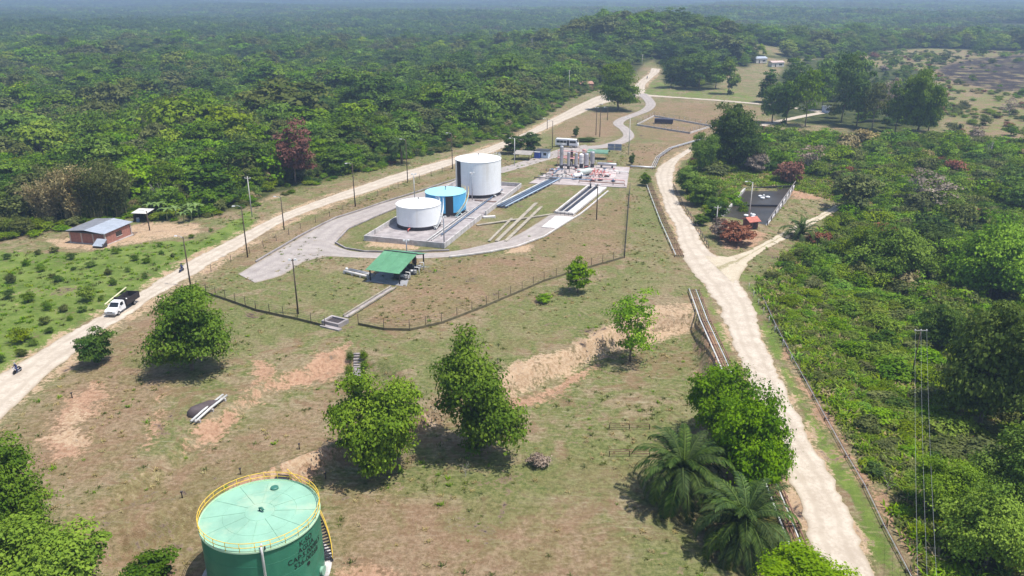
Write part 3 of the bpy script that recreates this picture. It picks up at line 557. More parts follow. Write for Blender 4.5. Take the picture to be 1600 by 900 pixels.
# palms
def ppalm(label, px, py, spread, **kw):
    p = at(px, py); return palm(label, p, spread / scale_at(p) / 9.6, **kw)
ppalm('upper of two dark feather palms below the roadside trees', 1064, 782, 158, th=2.8, seed=3)
ppalm('lower feather palm with yellowed fronds at the bottom of the pipe rack', 1160, 856, 165, th=2.3, seed=5, yellow=(2.2, 4.6))
ppalm('low dark palm beside the twin track near the pond', 1250, 372, 66, th=.8, seed=8, n=26)
ppalm('feather palm at the forest edge beside the main road', 628, 256, 46, th=5, seed=9, n=26)
ppalm('feather palm deep in the forest above the small clearing', 646, 156, 34, th=6, seed=10, n=24)
ppalm('feather palm in the shade under the tall layered ravine tree', 1508, 618, 70, th=1.5, seed=12, n=24)
# banana plants behind the dirt yard
bl = []
for k in range(3):
    b_ = MB(); L, w = 2.2 + .3 * k, .34; seg = 6; vs = []; fs = []; a_ = 1.1; x = z = 0
    for i in range(seg + 1):
        ww = w * math.sin(math.pi * (.08 + .9 * i / seg)); vs += [(x, -ww, z + .1 * ww), (x, 0, z), (x, ww, z + .1 * ww)]; x += L / seg * math.cos(a_); z += L / seg * math.sin(a_); a_ -= .33 + .05 * k
    for i in range(seg): fs += [(3 * i, 3 * i + 1, 3 * i + 4, 3 * i + 3), (3 * i + 1, 3 * i + 2, 3 * i + 5, 3 * i + 4)]
    b_.add(vs, fs, True); bl.append(b_.mesh('leaf', paint('banana_leaf', (.13, .20, .04), .5)))
M_BSTEM = paint('banana_stem', (.22, .25, .09), .7)
for i, (px, py) in enumerate(((262, 345), (276, 343), (288, 348), (300, 345), (250, 338), (236, 336), (310, 340), (297, 334))):
    p = at(px, py); o = thing('banana_plant', 'banana plant with broad leaves at the back of the dirt yard', 'plant', p, rnd.uniform(0, 6), 'banana plants by the yard'); TREE_SPOTS.append((p.x, p.y, 1.5)); s = rnd.uniform(.9, 1.3); o.scale = (s, s, s)
    MB().tube([(0, 0, -.2), (0, 0, 1.2), (.05, 0, 2.0)], [.16, .13, .09], 7).build('stem', M_BSTEM, o)
    for k in range(7): f = link('leaf', bl[k % 3], o, (0, 0, 1.9)); f.rotation_euler = (0, -.1 * (k % 3), k * 0.95 + rnd.uniform(-.2, .2))
# straw-coloured bamboo clumps behind the brick house
def bamboo_mesh(seed):
    r = np.random.RandomState(seed); b = MB(); P = []; T = []; N = []
    for k in range(46):
        an = r.uniform(0, 6.283); lean = r.uniform(.15, .6); h = r.uniform(8, 12.5); x0, y0 = r.normal(0, .8, 2); pts = []
        for j in range(6):
            u = j / 5; pts.append((x0 + math.cos(an) * lean * h * u ** 2.2 * .8, y0 + math.sin(an) * lean * h * u ** 2.2 * .8, h * (u - .22 * lean * u ** 3)))
        b.tube(pts, [.06, .06, .05, .04, .03, .015], 4, False); tt = r.uniform(0, 1)
        for q in range(170):
            u = r.uniform(.25, 1); i = min(4, int(u * 5)); w = u * 5 - i; c = np.array(pts[i]) * (1 - w) + np.array(pts[i + 1]) * w; P.append(c + r.randn(3) * .42); T.append(np.clip(tt + r.randn() * .2, 0, 1)); N.append(r.randn(3) + np.array([0, 0, .8]))
    V, Q = leaf_quads(np.array(P), np.array(N), .25, r, 2.4); me = raw_mesh('foliage', V, 4, Q, LM['straw']); a = me.attributes.new('tint', 'FLOAT', 'POINT'); a.data.foreach_set('value', np.repeat(np.array(T), 4).astype(np.float32))
    return b.mesh('culms', paint('bamboo_culm', (.34, .29, .13), .6)), me
bam = [bamboo_mesh(1), bamboo_mesh(2)]
for i, (px, py, s, m, lab) in enumerate(((78, 352, 1.0, 'straw', 'straw-coloured bamboo clump leftmost behind the brick house'), (118, 346, 1.2, 'straw', 'tall straw-coloured bamboo clump behind the left end of the brick house'), (152, 342, 1.2, 'olive', 'olive bamboo clump behind the middle of the brick house'),
                                         (186, 338, 1.1, 'olive', 'olive-brown bamboo clump behind the right end of the brick house'), (98, 334, 1.2, 'olive', 'pale bamboo clump in the second row behind the brick house'), (165, 326, 1.2, 'olive', 'bamboo clump farthest back behind the brick house'))):
    p = at(px, py); o = thing('bamboo_clump', lab, 'bamboo', p, i * 1.3, 'bamboo behind the house'); o.scale = (s, s, s); link('culms', bam[i % 2][0], o); f = link('foliage', bam[i % 2][1], o); TREE_SPOTS.append((p.x, p.y, 3.0))
    if m != 'straw': f.material_slots[0].link = 'OBJECT'; f.material_slots[0].material = LM[m]
# bare trees
def bare_mesh(seed, H):
    r = random.Random(seed); b = MB()
    def go(p, d, L, rad, lv):
        e = p + d * L; m = p.lerp(e, .5) + Vector((r.uniform(-.1, .1), r.uniform(-.1, .1), 0)) * L; b.tube([p, m, e], [rad, rad * .8, rad * .55], 5 if lv < 2 else 3, False)
        if lv < 4:
            for k in range(3 if lv else 4): go(e if k < 2 else m, (d + Vector((r.uniform(-.8, .8), r.uniform(-.8, .8), r.uniform(-.1, .6)))).normalized(), L * r.uniform(.55, .75), rad * .5, lv + 1)
    go(Vector((0, 0, -.2)), Vector((.05, 0, 1)), H * .36, H * .018, 0); return b.mesh('branches', M_BARK_PALE)
bm_ = [bare_mesh(1, 9), bare_mesh(4, 9)]
for i, (px, py, h, lab) in enumerate(((45, 325, 60, 'bare grey tree at the left edge of the bamboo'), (246, 318, 44, 'bare pale tree in the forest behind the dirt yard'), (1385, 770, 46, 'bare whitish sapling on the cut bank by the power lines'), (1440, 150, 30, 'bare tree at the edge of the burnt field'),
                                      (1118, 320, 34, 'bare pale tree among the bushes left of the pond'), (727, 745, 34, 'small bare sapling on the lawn in front of the double-crowned tree'), (210, 300, 50, 'bare grey tree above the bamboo'), (1545, 250, 40, 'bare tree on the upper ravine slope'))):
    p = at(px, py); o = thing('bare_tree', lab, 'tree', p, i * 1.7, 'leafless trees'); s = h / scale_at(p) / 9; o.scale = (s, s, s); link('branches', bm_[i % 2], o); TREE_SPOTS.append((p.x, p.y, 1.0))
# saplings and bushes of the green field
FS = ((41, 415, 15), (65, 424, 17), (86, 394, 15), (112, 405, 16), (142, 417, 17), (182, 396, 16), (170, 429, 15), (211, 407, 16), (229, 411, 15), (251, 385, 12), (17, 442, 20), (92, 440, 18), (252, 397, 11), (200, 425, 12), (82, 435, 12), (115, 422, 9), (177, 445, 15),
      (227, 435, 12), (152, 385, 12), (15, 466, 20), (45, 472, 22), (75, 484, 20), (70, 506, 19), (77, 520, 17), (32, 535, 38), (52, 540, 18), (100, 487, 18), (137, 470, 32), (130, 487, 16), (110, 500, 14), (34, 556, 20), (2, 566, 16), (190, 458, 14), (158, 470, 12), (60, 398, 12), (12, 405, 14), (300, 372, 10), (330, 362, 9), (270, 402, 9))
for i, (px, py, w) in enumerate(FS):
    p = at(px, py); s = scale_at(p); W = w / s
    big = w > 30; near_ = ('just below the brick house' if py < 400 and px > 80 else 'by the left edge' if px < 50 else 'close to the main road' if px > 190 or py + .62 * px > 560 else 'amid the green field')
    lab = 'larger leafy bush in the green field closest to the left edge' if big and px < 50 else 'larger yellow-green roadside bush in the green field behind the truck' if big else '%s bush %s, level with %s' % ('tiny' if w < 13 else 'small' if w < 17 else 'rounded', near_, 'the yard' if py < 392 else 'the lamp post' if py < 430 else 'the truck' if py < 490 else 'the round roadside shrub')
    tree('field_shrub', lab, 'shrub', ('shrub4', 'shrub3', 'shrub4', 'shrub0')[i % 4] if not big else 'shrub0', p, W * .85, W * rnd.uniform(.5, .75), None, 'bushes in the green field', ('mid', 'mid', 'olive', 'dark')[i % 4] if not big else None)
# bushes on the open pasture at the upper right
for i, (px, py, w, m) in enumerate(((1366, 92, 14, 'red'), (1400, 88, 12, 'mid'), (1435, 96, 16, 'mid'), (1462, 100, 20, 'dark'), (1476, 96, 16, 'olive'), (1530, 86, 22, 'dark'), (1495, 132, 12, 'olive'), (1550, 100, 12, 'olive'), (1590, 98, 16, 'mid'), (1505, 168, 14, 'olive'), (1540, 196, 18, 'olive'), (1580, 212, 20, 'mid'), (1490, 205, 22, 'olive'), (1560, 158, 12, 'yellow'),
                                    (1598, 150, 16, 'mid'), (1415, 118, 22, 'mid'), (1395, 104, 18, 'mid'), (1380, 112, 14, 'grey'), (1525, 220, 26, 'grey'), (1470, 176, 12, 'red'), (1450, 92, 14, 'yellow'), (1570, 90, 16, 'bright'))):
    p = at(px, py); W = w / scale_at(p); tree('pasture_shrub', '%s %s bush %s' % ('low' if w < 15 else 'rounded', {'mid': 'green', 'red': 'reddish', 'grey': 'dry greyish', 'dark': 'dark green', 'olive': 'olive', 'yellow': 'yellow-green', 'bright': 'bright green'}[m], 'beside the burnt field' if px > 1450 and py < 135 else 'on the brown upper pasture' if py < 125 else 'on the open pasture right of the grove'), 'shrub', 'shrub%d' % (i % 5), p, W, W * rnd.uniform(.5, .9), None, 'bushes on the pasture', m)

# ------------------------------------------------------------------ the forest: nearest trees one by one, the rest as one mass
def clear_of(X, Y, extra=0.0):
    k = np.ones(len(X), bool)
    for p in FAR_CLEAR: k &= sdist(p, X, Y) < 1
    for x, y, r in TREE_SPOTS: k &= (X - x) ** 2 + (Y - y) ** 2 > (r * .8 + extra) ** 2
    return k
def jitter(x0, x1, y0, y1, s, seed):
    r = np.random.RandomState(seed); a, b = np.meshgrid(np.arange(x0, x1, s), np.arange(y0, y1, s)); X = a.ravel() + r.uniform(-.42, .42, a.size) * s; Y = b.ravel() + r.uniform(-.42, .42, a.size) * s
    k = np.abs(np.arctan2(X, Y)) < math.radians(39); return X[k], Y[k], r
X, Y, r_ = jitter(-800, 800, 110, 980, 7.4, 3)
rr_ = np.hypot(X, Y); k = (rr_ < 960) & (r_.rand(len(X)) < .86 - .30 * (np.sin(X / 23 + 2 * np.sin(Y / 61)) * np.sin(Y / 41 + X / 77) > .45)); X, Y = X[k], Y[k]
fin = np.maximum.reduce([sdist(FOREST_L, X, Y), sdist(FOREST_R, X, Y)]); fm = sdist(FOREST_M, X, Y) > 3
k = ((fin > 2.0) | (fm & (r_.rand(len(X)) < .35))) & clear_of(X, Y, 2.0) & (ldist(MAINW, X, Y) > 9) & (ldist(RIGHTW, X, Y) > 8); X, Y, fin = X[k], Y[k], fin[k]
Z = hgt(X, Y); n = len(X); pat = np.sin(X / 31 + 1.5 * np.sin(Y / 44)) + np.sin(Y / 37 + X / 90 + 1.0) + r_.normal(0, .9, n); kind = np.where(pat > .9, r_.choice([2, 3, 5, 7, 6], n), np.where(pat > -.6, r_.choice([0, 6, 9, 7, 3, 0], n), r_.choice([1, 8, 4, 1, 0], n)))
low = (np.sin(X / 37.0 + 2) * np.sin(Y / 29.0) + r_.normal(0, .5, n)) * .5; big_ = 1 + .35 * low
edge = np.clip(fin / 14, .45, 1); HH = r_.uniform(7.0, 13.0, n) * big_ * edge * np.where(r_.rand(n) < .14, 1.45, 1); WW = HH * r_.uniform(.85, 1.3, n)
zc = Y * math.cos(PITCH) - (Z - CAM_H) * math.sin(PITCH); pxs = 800 + F * X / zc; pys = 450 - F * (Y * math.sin(PITCH) + (Z - CAM_H) * math.cos(PITCH)) / zc
inview = (pxs > -10) & (pxs < 1610) & (pys > 10) & (pys < 910); sz = np.where(inview, WW * F / zc, 0)
pick = np.argsort(-sz)[:225]; ADJ = ('mid green rounded', 'dark green rounded', 'olive umbrella-shaped', 'bright green rounded', 'dark narrow', 'yellow-green umbrella-shaped', 'wide flat-topped green', 'olive round bushy', 'dark two-tiered', 'green two-tiered')
def zone_name(px, py):
    row = 'front row' if py > 340 - .26 * max(px - 150, 0) - 26 else 'second rows' if py > 280 - .2 * max(px - 150, 0) else 'deeper rows'
    if px > 1000: return 'on the far slope behind the grove' if py < 110 else 'in the grove right of the far road'
    for lim, nme in ((120, 'at the left edge'), (260, 'behind the brick house'), (400, 'above the dirt yard'), (520, 'around the rust-red tree'), (680, 'near the roadside palm'), (840, 'left of the large white tank'), (1000, 'beside the far end of the main road')):
        if px < lim: return 'in the %s of forest %s' % (row, nme)
for i in pick:
    tree('forest_tree', '%s tree %s' % (ADJ[kind[i]], zone_name(pxs[i], pys[i]).replace('beside the far end of the main road', 'by the far main road').replace('left of the large white tank', 'behind the tall white tank')), 'tree', 'forest%d' % kind[i], (X[i], Y[i], Z[i]), WW[i], HH[i], None, 'trees of the forest')
def scatter(name, label, P, idx, rot, scl, meshes):
    """one object of many instances (what nobody could count)"""
    col = bpy.data.collections.new(name + '_kinds')
    for j, me in enumerate(meshes): col.objects.link(bpy.data.objects.new('%s_%02d' % (name, j), me))
    me = bpy.data.meshes.new(name); me.vertices.add(len(P)); me.vertices.foreach_set('co', np.asarray(P, np.float32).ravel())
    a = me.attributes.new('pick', 'INT', 'POINT'); a.data.foreach_set('value', np.asarray(idx, np.int32))
    a = me.attributes.new('turn', 'FLOAT_VECTOR', 'POINT'); a.data.foreach_set('vector', np.stack([rot * 0, rot * 0, rot], 1).astype(np.float32).ravel())
    a = me.attributes.new('size', 'FLOAT_VECTOR', 'POINT'); a.data.foreach_set('vector', np.asarray(scl, np.float32).ravel())
    o = link(name, me); ng = bpy.data.node_groups.new(name, 'GeometryNodeTree'); ng.interface.new_socket('Geometry', in_out='INPUT', socket_type='NodeSocketGeometry'); ng.interface.new_socket('Geometry', in_out='OUTPUT', socket_type='NodeSocketGeometry')
    gi = ng.nodes.new('NodeGroupInput'); go = ng.nodes.new('NodeGroupOutput'); ip = ng.nodes.new('GeometryNodeInstanceOnPoints'); ci = ng.nodes.new('GeometryNodeCollectionInfo')
    ci.inputs['Collection'].default_value = col; ci.inputs['Separate Children'].default_value = True; ci.inputs['Reset Children'].default_value = True; ip.inputs['Pick Instance'].default_value = True
    def na(nm_, ty):
        x = ng.nodes.new('GeometryNodeInputNamedAttribute'); x.data_type = ty; x.inputs[0].default_value = nm_; return x.outputs[0]
    L = ng.links.new; L(gi.outputs[0], ip.inputs['Points']); L(ci.outputs[0], ip.inputs['Instance']); L(na('pick', 'INT'), ip.inputs['Instance Index']); L(na('turn', 'FLOAT_VECTOR'), ip.inputs['Rotation']); L(na('size', 'FLOAT_VECTOR'), ip.inputs['Scale']); L(ip.outputs[0], go.inputs[0])
    o.modifiers.new('scatter', 'NODES').node_group = ng; return tag(o, label, kind='stuff')
rest = np.ones(n, bool); rest[pick] = False
w0 = np.array([PROTO['forest%d' % j][2] for j in range(10)]); h0 = np.array([PROTO['forest%d' % j][3] for j in range(10)])
sw = WW / w0[kind]; sh = HH / h0[kind]
scatter('forest', 'dense mixed green forest behind the front trees', np.stack([X, Y, Z], 1)[rest], kind[rest], r_.uniform(0, 6.28, n)[rest], np.stack([sw, sw, sh], 1)[rest], [PROTO['forest%d' % j][0] for j in range(10)])
def patch(seed, mats):
    """a stand of far trees in one piece of canopy"""
    r = np.random.RandomState(seed); Vs = []; Ts = []; o = 0
    for k in range(16):
        cx, cy = (k % 4 - 1.5) * 7.5 + r.uniform(-3, 3), (k // 4 - 1.5) * 7.5 + r.uniform(-3, 3); R = r.uniform(3.2, 5.5); h = r.uniform(5, 10.5); m = 150; tt = np.clip(r.normal(.5, .35), 0, 1)
        d = r.randn(m, 3); d /= np.linalg.norm(d, axis=1, keepdims=True); d[:, 2] = np.abs(d[:, 2]) * 1.2 - .35
        P = np.array([cx, cy, h - R * .5]) + d * R * (1 + .18 * r.randn(m, 1)) * np.array([1, 1, .75]); V, Q = leaf_quads(P, d + r.randn(m, 3) * .35 + [0, 0, .3], 1.5, r); Vs.append(V); Ts.append(np.repeat(np.clip(tt + r.randn(m) * .15, 0, 1), 4))
    V = np.concatenate(Vs); T = np.concatenate(Ts); me = raw_mesh('stand', V, 4, np.arange(len(V)).reshape(-1, 4), mats); a = me.attributes.new('tint', 'FLOAT', 'POINT'); a.data.foreach_set('value', T.astype(np.float32)); return me
stands = [patch(80 + j, LM[m]) for j, m in enumerate(('mid', 'dark', 'olive', 'mid', 'bright', 'dark', 'olive'))]
PX, PY, PK, PS = [], [], [], []
for d0, d1, s, sc in ((940, 1700, 25, 1.0), (1700, 3200, 33, 1.3), (3200, 9500, 62, 2.3)):
    x, y, r2 = jitter(-d1 * .8, d1 * .8, d0 * .7, d1, s, int(d0)); q = np.hypot(x, y); m = (q > d0) & (q <= d1); x, y = x[m], y[m]
    open_ = (np.sin(x / 260 + 1.7) * np.sin(y / 330 + .3) + .5 * np.sin(x / 97) * np.sin(y / 141)) > .93
    m = ~open_ & clear_of(x, y); x, y = x[m], y[m]; PX.append(x); PY.append(y); PS.append(np.full(len(x), sc) * r2.uniform(.8, 1.15, len(x)))
    zone_ = np.sin(x / 400 + .5) + np.sin(y / 310) + r2.normal(0, .9, len(x)); PK.append(np.where(zone_ > .9, r2.choice([2, 4, 6], len(x)), np.where(zone_ > -.4, r2.choice([0, 3, 6], len(x)), r2.choice([1, 5], len(x)))))
PX, PY, PK, PS = map(np.concatenate, (PX, PY, PK, PS)); hs = np.random.RandomState(5).uniform(.75, 1.25, len(PX))
scatter('distant_forest', 'far hazy forest plain stretching to the horizon', np.stack([PX, PY, hgt(PX, PY)], 1), PK, np.random.RandomState(6).uniform(0, 6.28, len(PX)), np.stack([PS, PS, np.minimum(PS, 1.3) * hs], 1), stands)

# ------------------------------------------------------------------ ravine scrub on the right, roadside growth, grass tufts
X, Y, r_ = jitter(20, 330, 45, 330, 2.5, 9); sd = sdist(SCRUB, X, Y); bare_ = soft(BARE + SAND, X, Y, .5)
k = (sd > .8) & (bare_ < .4) & clear_of(X, Y, -1.5) & (ldist(RIGHTW, X, Y) > 6.5) & (r_.rand(len(X)) < .86); X, Y, sd = X[k], Y[k], sd[k]
n = len(X); Z = hgt(X, Y); kind = r_.choice(7, n, p=[.26, .25, .19, .17, .10, .015, .015]); WW = r_.uniform(2.4, 5.0, n) * np.where(r_.rand(n) < .15, 1.6, 1) * np.clip(.55 + sd / 25, .55, 1.15); low_ = (X - np.interp(Y, _q[:, 1], _q[:, 0]) < 34) & (Y < 150); WW *= np.where(low_, .72, 1); kind = np.where(low_ & (r_.rand(n) < .6), r_.choice([0, 1, 0, 2], n), kind); HH = WW * r_.uniform(.5, .8, n) * np.where(low_, .62, 1)
zc = Y * math.cos(PITCH) - (Z - CAM_H) * math.sin(PITCH); pxs = 800 + F * X / zc; pys = 450 - F * (Y * math.sin(PITCH) + (Z - CAM_H) * math.cos(PITCH)) / zc
sz = np.where((pxs < 1600) & (pys < 905) & (pxs > 0), WW * F / zc, 0); pick = np.argsort(-sz)[:240]
SADJ = ('yellow-green leafy', 'bright green', 'olive green', 'mid green', 'dark green', 'straw-coloured dry', 'withered red-brown')
def scrub_place(px, py):
    row = ('below the grove' if py < 300 else 'right of the pond track' if py < 400 else 'level with the road fork' if py < 480 else 'level with the wire tops' if py < 570 else
           'below the wire tops' if py < 660 else 'level with the palms' if py < 760 else 'near the bottom edge')
    colm = 'by the cut bank' if px < 1290 + max(0, py - 520) * .45 else 'left of the wires' if px < 1412 else 'under the wires' if px < 1440 else 'right of the wires' if px < 1530 else 'by the right edge'
    return colm + ', ' + row
for i in pick:
    size_ = 'large' if WW[i] > 5.2 else 'low' if WW[i] < 3.2 else 'mid-sized'
    tree('scrub_shrub', '%s %s shrub %s' % (size_, SADJ[kind[i]], scrub_place(pxs[i], pys[i])), 'shrub', 'shrub%d' % kind[i], (X[i], Y[i], Z[i] - .1), WW[i], HH[i], None, 'shrubs of the ravine scrub')
rest = np.ones(n, bool); rest[pick] = False; w0 = np.array([PROTO['shrub%d' % j][2] for j in range(7)]); h0 = np.array([PROTO['shrub%d' % j][3] for j in range(7)])
scatter('undergrowth', 'tangled green undergrowth covering the ravine slope', np.stack([X, Y, Z - .1], 1)[rest], kind[rest], r_.uniform(0, 6.28, n)[rest], np.stack([WW / w0[kind], WW / w0[kind], HH / h0[kind]], 1)[rest], [PROTO['shrub%d' % j][0] for j in range(7)])
X, Y, r_ = jitter(-230, 120, 120, 520, 3.0, 33); sd = sdist(FOREST_L, X, Y); k = (sd > -2.5) & (sd < 14) & (ldist(MAINW, X, Y) > 7.5) & clear_of(X, Y, -1) & (soft(SAND, X, Y, 1) < .3) & (r_.rand(len(X)) < .75); X, Y, sd = X[k], Y[k], sd[k]
n = len(X); kind = r_.choice(7, n, p=[.16, .22, .2, .22, .14, .04, .02]); WW = r_.uniform(2.0, 4.4, n); HH = WW * r_.uniform(.5, .9, n) * np.clip(.7 + sd / 12, .5, 1.5)
scatter('forest_edge_growth', 'tangled bushes and vines along the forest edge', np.stack([X, Y, hgt(X, Y) - .1], 1), kind, r_.uniform(0, 6.28, n), np.stack([WW / w0[kind], WW / w0[kind], HH / h0[kind]], 1), [PROTO['shrub%d' % j][0] for j in range(7)])
X, Y, r_ = jitter(150, 560, 220, 760, 4.2, 44); sd = sdist(GRASS_R, X, Y); k = (sd > 1) & ((sdist(BURN, X, Y) < 0) | (r_.rand(len(X)) < .1)) & clear_of(X, Y, 0) & (r_.rand(len(X)) < .12 + .5 * (np.sin(X / 14 + np.sin(Y / 19) * 2) * np.sin(Y / 23 + X / 31) > .15)); X, Y = X[k], Y[k]
n = len(X); kind = r_.choice(7, n, p=[.2, .12, .3, .14, .06, .12, .06]); WW = r_.uniform(1.8, 4.6, n); HH = WW * r_.uniform(.3, .6, n)
scatter('pasture_growth', 'rough low bushes and dry grass over the pasture', np.stack([X, Y, hgt(X, Y) - .1], 1), kind, r_.uniform(0, 6.28, n), np.stack([WW / w0[kind], WW / w0[kind], HH / h0[kind]], 1), [PROTO['shrub%d' % j][0] for j in range(7)])
def tuft(seed, h, m, mat):
    r = np.random.RandomState(seed); V = []; n = 26
    for k in range(n):
        a = r.uniform(0, 6.28); x, y = r.normal(0, .22, 2); l = h * r.uniform(.6, 1.1); o = r.uniform(.4, 1.1) * l; w = .035 + .02 * r.rand(); d = np.array([math.cos(a), math.sin(a), 0]); s = np.array([-d[1], d[0], 0]) * w; b = np.array([x, y, -.03]); mid = b + d * o * .4 + [0, 0, l * .65]; tip = b + d * o + [0, 0, l * .9]
        V += [b - s, b + s, mid + s, mid - s, mid - s, mid + s, tip, tip]
    V = np.array(V); me = raw_mesh('tuft', V, 4, np.arange(len(V)).reshape(-1, 4), mat); a = me.attributes.new('tint', 'FLOAT', 'POINT'); a.data.foreach_set('value', np.repeat(r.rand(n), 8).astype(np.float32)); return me
tufts = [tuft(1, .5, 0, LM['bright']), tuft(2, .5, 0, LM['yellow']), tuft(3, .4, 0, LM['straw']), tuft(4, .4, 0, LM['olive']), tuft(5, .4, 0, LM['straw'])]
X, Y, r_ = jitter(-190, 130, 58, 300, 1.15, 21); lush_ = np.maximum(soft([FIELD, SCRUB], X, Y, 1), .8 * soft(GREEN[8:9] + GREEN[7:8], X, Y, 1)); dry_ = soft([LOWER, UPPER], X, Y, 1) + .6 * soft([COMPOUND], X, Y, 1)
patchy = .5 + .5 * np.sin(X / 6.1 + 1.3 * np.sin(Y / 9)) * np.sin(Y / 7.3 + 1.1 * np.sin(X / 11)); rdm = np.minimum(ldist(MAINW, X, Y), ldist(RIGHTW, X, Y))
u = r_.rand(len(X)); sc_ = soft([SCRUB], X, Y, 1) > .5; g_l = (lush_ > .4) & (u < np.where(sc_, .95, .3)); g_d = (lush_ <= .4) & (u < .04 + .5 * patchy ** 2) & (soft(BARE + SAND, X, Y, .5) < .5)
k = (g_l | g_d) & (rdm > 5.6) & (sdist(polyw([(500, 345), (720, 280), (1000, 255), (990, 300), (900, 345), (700, 405), (520, 402)]), X, Y) < 0) & clear_of(X, Y, -2)
X, Y, g_l, sc_ = X[k], Y[k], g_l[k], sc_[k]; n = len(X); s_ = np.where(g_l, r_.uniform(.5, 1.1, n) * np.where(sc_, 2.0, 1), r_.uniform(.35, .8, n)); kd = np.where(g_l, np.where(sc_, r_.choice([1, 3, 2, 0], n, p=[.4, .25, .15, .2]), r_.choice([0, 1, 3], n, p=[.5, .25, .25])), r_.choice([2, 3, 4, 0], n, p=[.35, .35, .2, .1]))
scatter('grass_tufts', 'uneven grass and weeds tufting over field and lawn', np.stack([X, Y, hgt(X, Y)], 1), kd, r_.uniform(0, 6.28, n), np.stack([s_ * 1.3, s_ * 1.3, s_], 1), tufts)
# ------------------------------------------------------------------ surfaces of built things
YEL = paint('yellow_rail_paint', (.78, .52, .06), .5, 0, .15, 1.5); WHT = paint('white_tank_paint', (.88, .88, .88), .5, 0, .04, .5, (.66, .62, .56), .6); BLK = paint('black_coating', (.025, .022, .028), .6)
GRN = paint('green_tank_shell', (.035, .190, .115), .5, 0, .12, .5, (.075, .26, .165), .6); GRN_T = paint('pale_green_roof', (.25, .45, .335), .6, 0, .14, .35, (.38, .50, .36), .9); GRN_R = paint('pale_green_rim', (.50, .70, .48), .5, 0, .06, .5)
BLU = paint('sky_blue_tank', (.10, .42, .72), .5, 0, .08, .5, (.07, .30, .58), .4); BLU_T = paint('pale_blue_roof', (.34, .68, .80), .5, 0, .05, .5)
CONC = paint('weathered_concrete', (.52, .49, .475), .9, 0, .2, .9, (.17, .15, .145), .8); CONC_D = paint('dirty_concrete_floor', (.36, .325, .32), .9, 0, .25, .5, (.15, .12, .13), .8); CONC_W = paint('whitewashed_concrete', (.60, .565, .535), .9, 0, .15, .8, (.30, .26, .24), .6)
PINK = paint('pinkish_slab', (.43, .375, .36), .9, 0, .18, .4, (.30, .235, .235), .7); STEEL = paint('galvanised_steel', (.46, .46, .48), .45, .5, .15, 1); STEEL_D = paint('dark_steel', (.07, .07, .075), .5, .3, .2, 1); REDP = paint('red_oxide_paint', (.55, .12, .10), .5, 0, .15, 1); PINKP = paint('faded_red_paint', (.62, .33, .31), .6, 0, .15, 1)
BLUP = paint('blue_pipe_paint', (.13, .20, .31), .5, 0, .2, 1); PALEP = paint('pale_pipe_paint', (.62, .62, .60), .5, .1, .2, .8, (.36, .26, .19), .6); RUST = paint('rusty_pipe', (.22, .12, .085), .8, .1, .3, 1.2); WOOD = paint('dark_wood', (.085, .062, .045), .85, 0, .3, 2); CPOLE = paint('pale_concrete_pole', (.50, .48, .45), .85, 0, .12, 1)
ROOF_G = paint('green_metal_roof', (.115, .29, .155), .5, .1, .10, .6, (.20, .42, .25), .5); ROOF_D = paint('green_metal_roof_dark', (.11, .30, .17), .5, .1, .1, .6); ZINC = paint('zinc_sheet', (.48, .52, .58), .4, .3, .12, .8, (.36, .38, .42), .5); ZINC_D = paint('dull_zinc_sheet', (.27, .28, .31), .5, .2, .18, .8, (.19, .18, .18), .6)
BRICK = paint('red_brickwork', (.36, .165, .125), .9, 0, .22, 2.5, (.25, .12, .10), .5); PILLAR = paint('grey_pillar', (.52, .42, .37), .9); WATER = paint('dark_settling_water', (.050, .042, .034), .35, 0, .25, .2, (.080, .068, .05), .6, .25); GLASS = paint('dark_glass', (.02, .025, .03), .12, 0, .1, 1, spec=.6); TYRE = paint('tyre_rubber', (.02, .02, .02), .85)
CARW = paint('white_car_paint', (.82, .82, .83), .3, 0, .03, 1, spec=.5); BEDK = paint('black_truck_bed', (.035, .030, .034), .6, 0, .2, 1); CHROME = paint('grey_bumper', (.34, .34, .35), .4, .5); BLUEK = paint('deep_blue_paint', (.045, .09, .36), .5); REDROOF = paint('red_roof_tiles', (.45, .15, .11), .8, 0, .2, 1.5); LAMPW = paint('lamp_housing', (.70, .70, .70), .4); SOIL = paint('dark_heap', (.06, .05, .052), .9, 0, .3, 1.5); TARP = paint('dark_tarpaulin', (.085, .065, .068), .7, 0, .2, .8); SKIN = paint('skin', (.30, .17, .11), .6); CLOTH = paint('navy_cloth', (.04, .05, .13), .8); CLOTH2 = paint('jeans_cloth', (.06, .08, .14), .8)
CONC_S = paint('dirt_caked_concrete', (.36, .32, .255), .95, 0, .25, .6, (.24, .20, .13), .8)
RZ = math.radians(-17)
def loc_of(px, py, dz=0.0): return at(px, py, dz)
def drape(px_list, step, dz):
    """points along a pixel polyline on the ground, evenly spaced"""
    P = [at(*p) for p in px_list]; out = []
    for a, b in zip(P[:-1], P[1:]):
        n = max(1, int((b - a).length / step))
        for k in range(n): q = a.lerp(b, k / n); out.append(Vector((q.x, q.y, hz(q.x, q.y) + dz)))
    q = P[-1]; out.append(Vector((q.x, q.y, hz(q.x, q.y) + dz))); return out

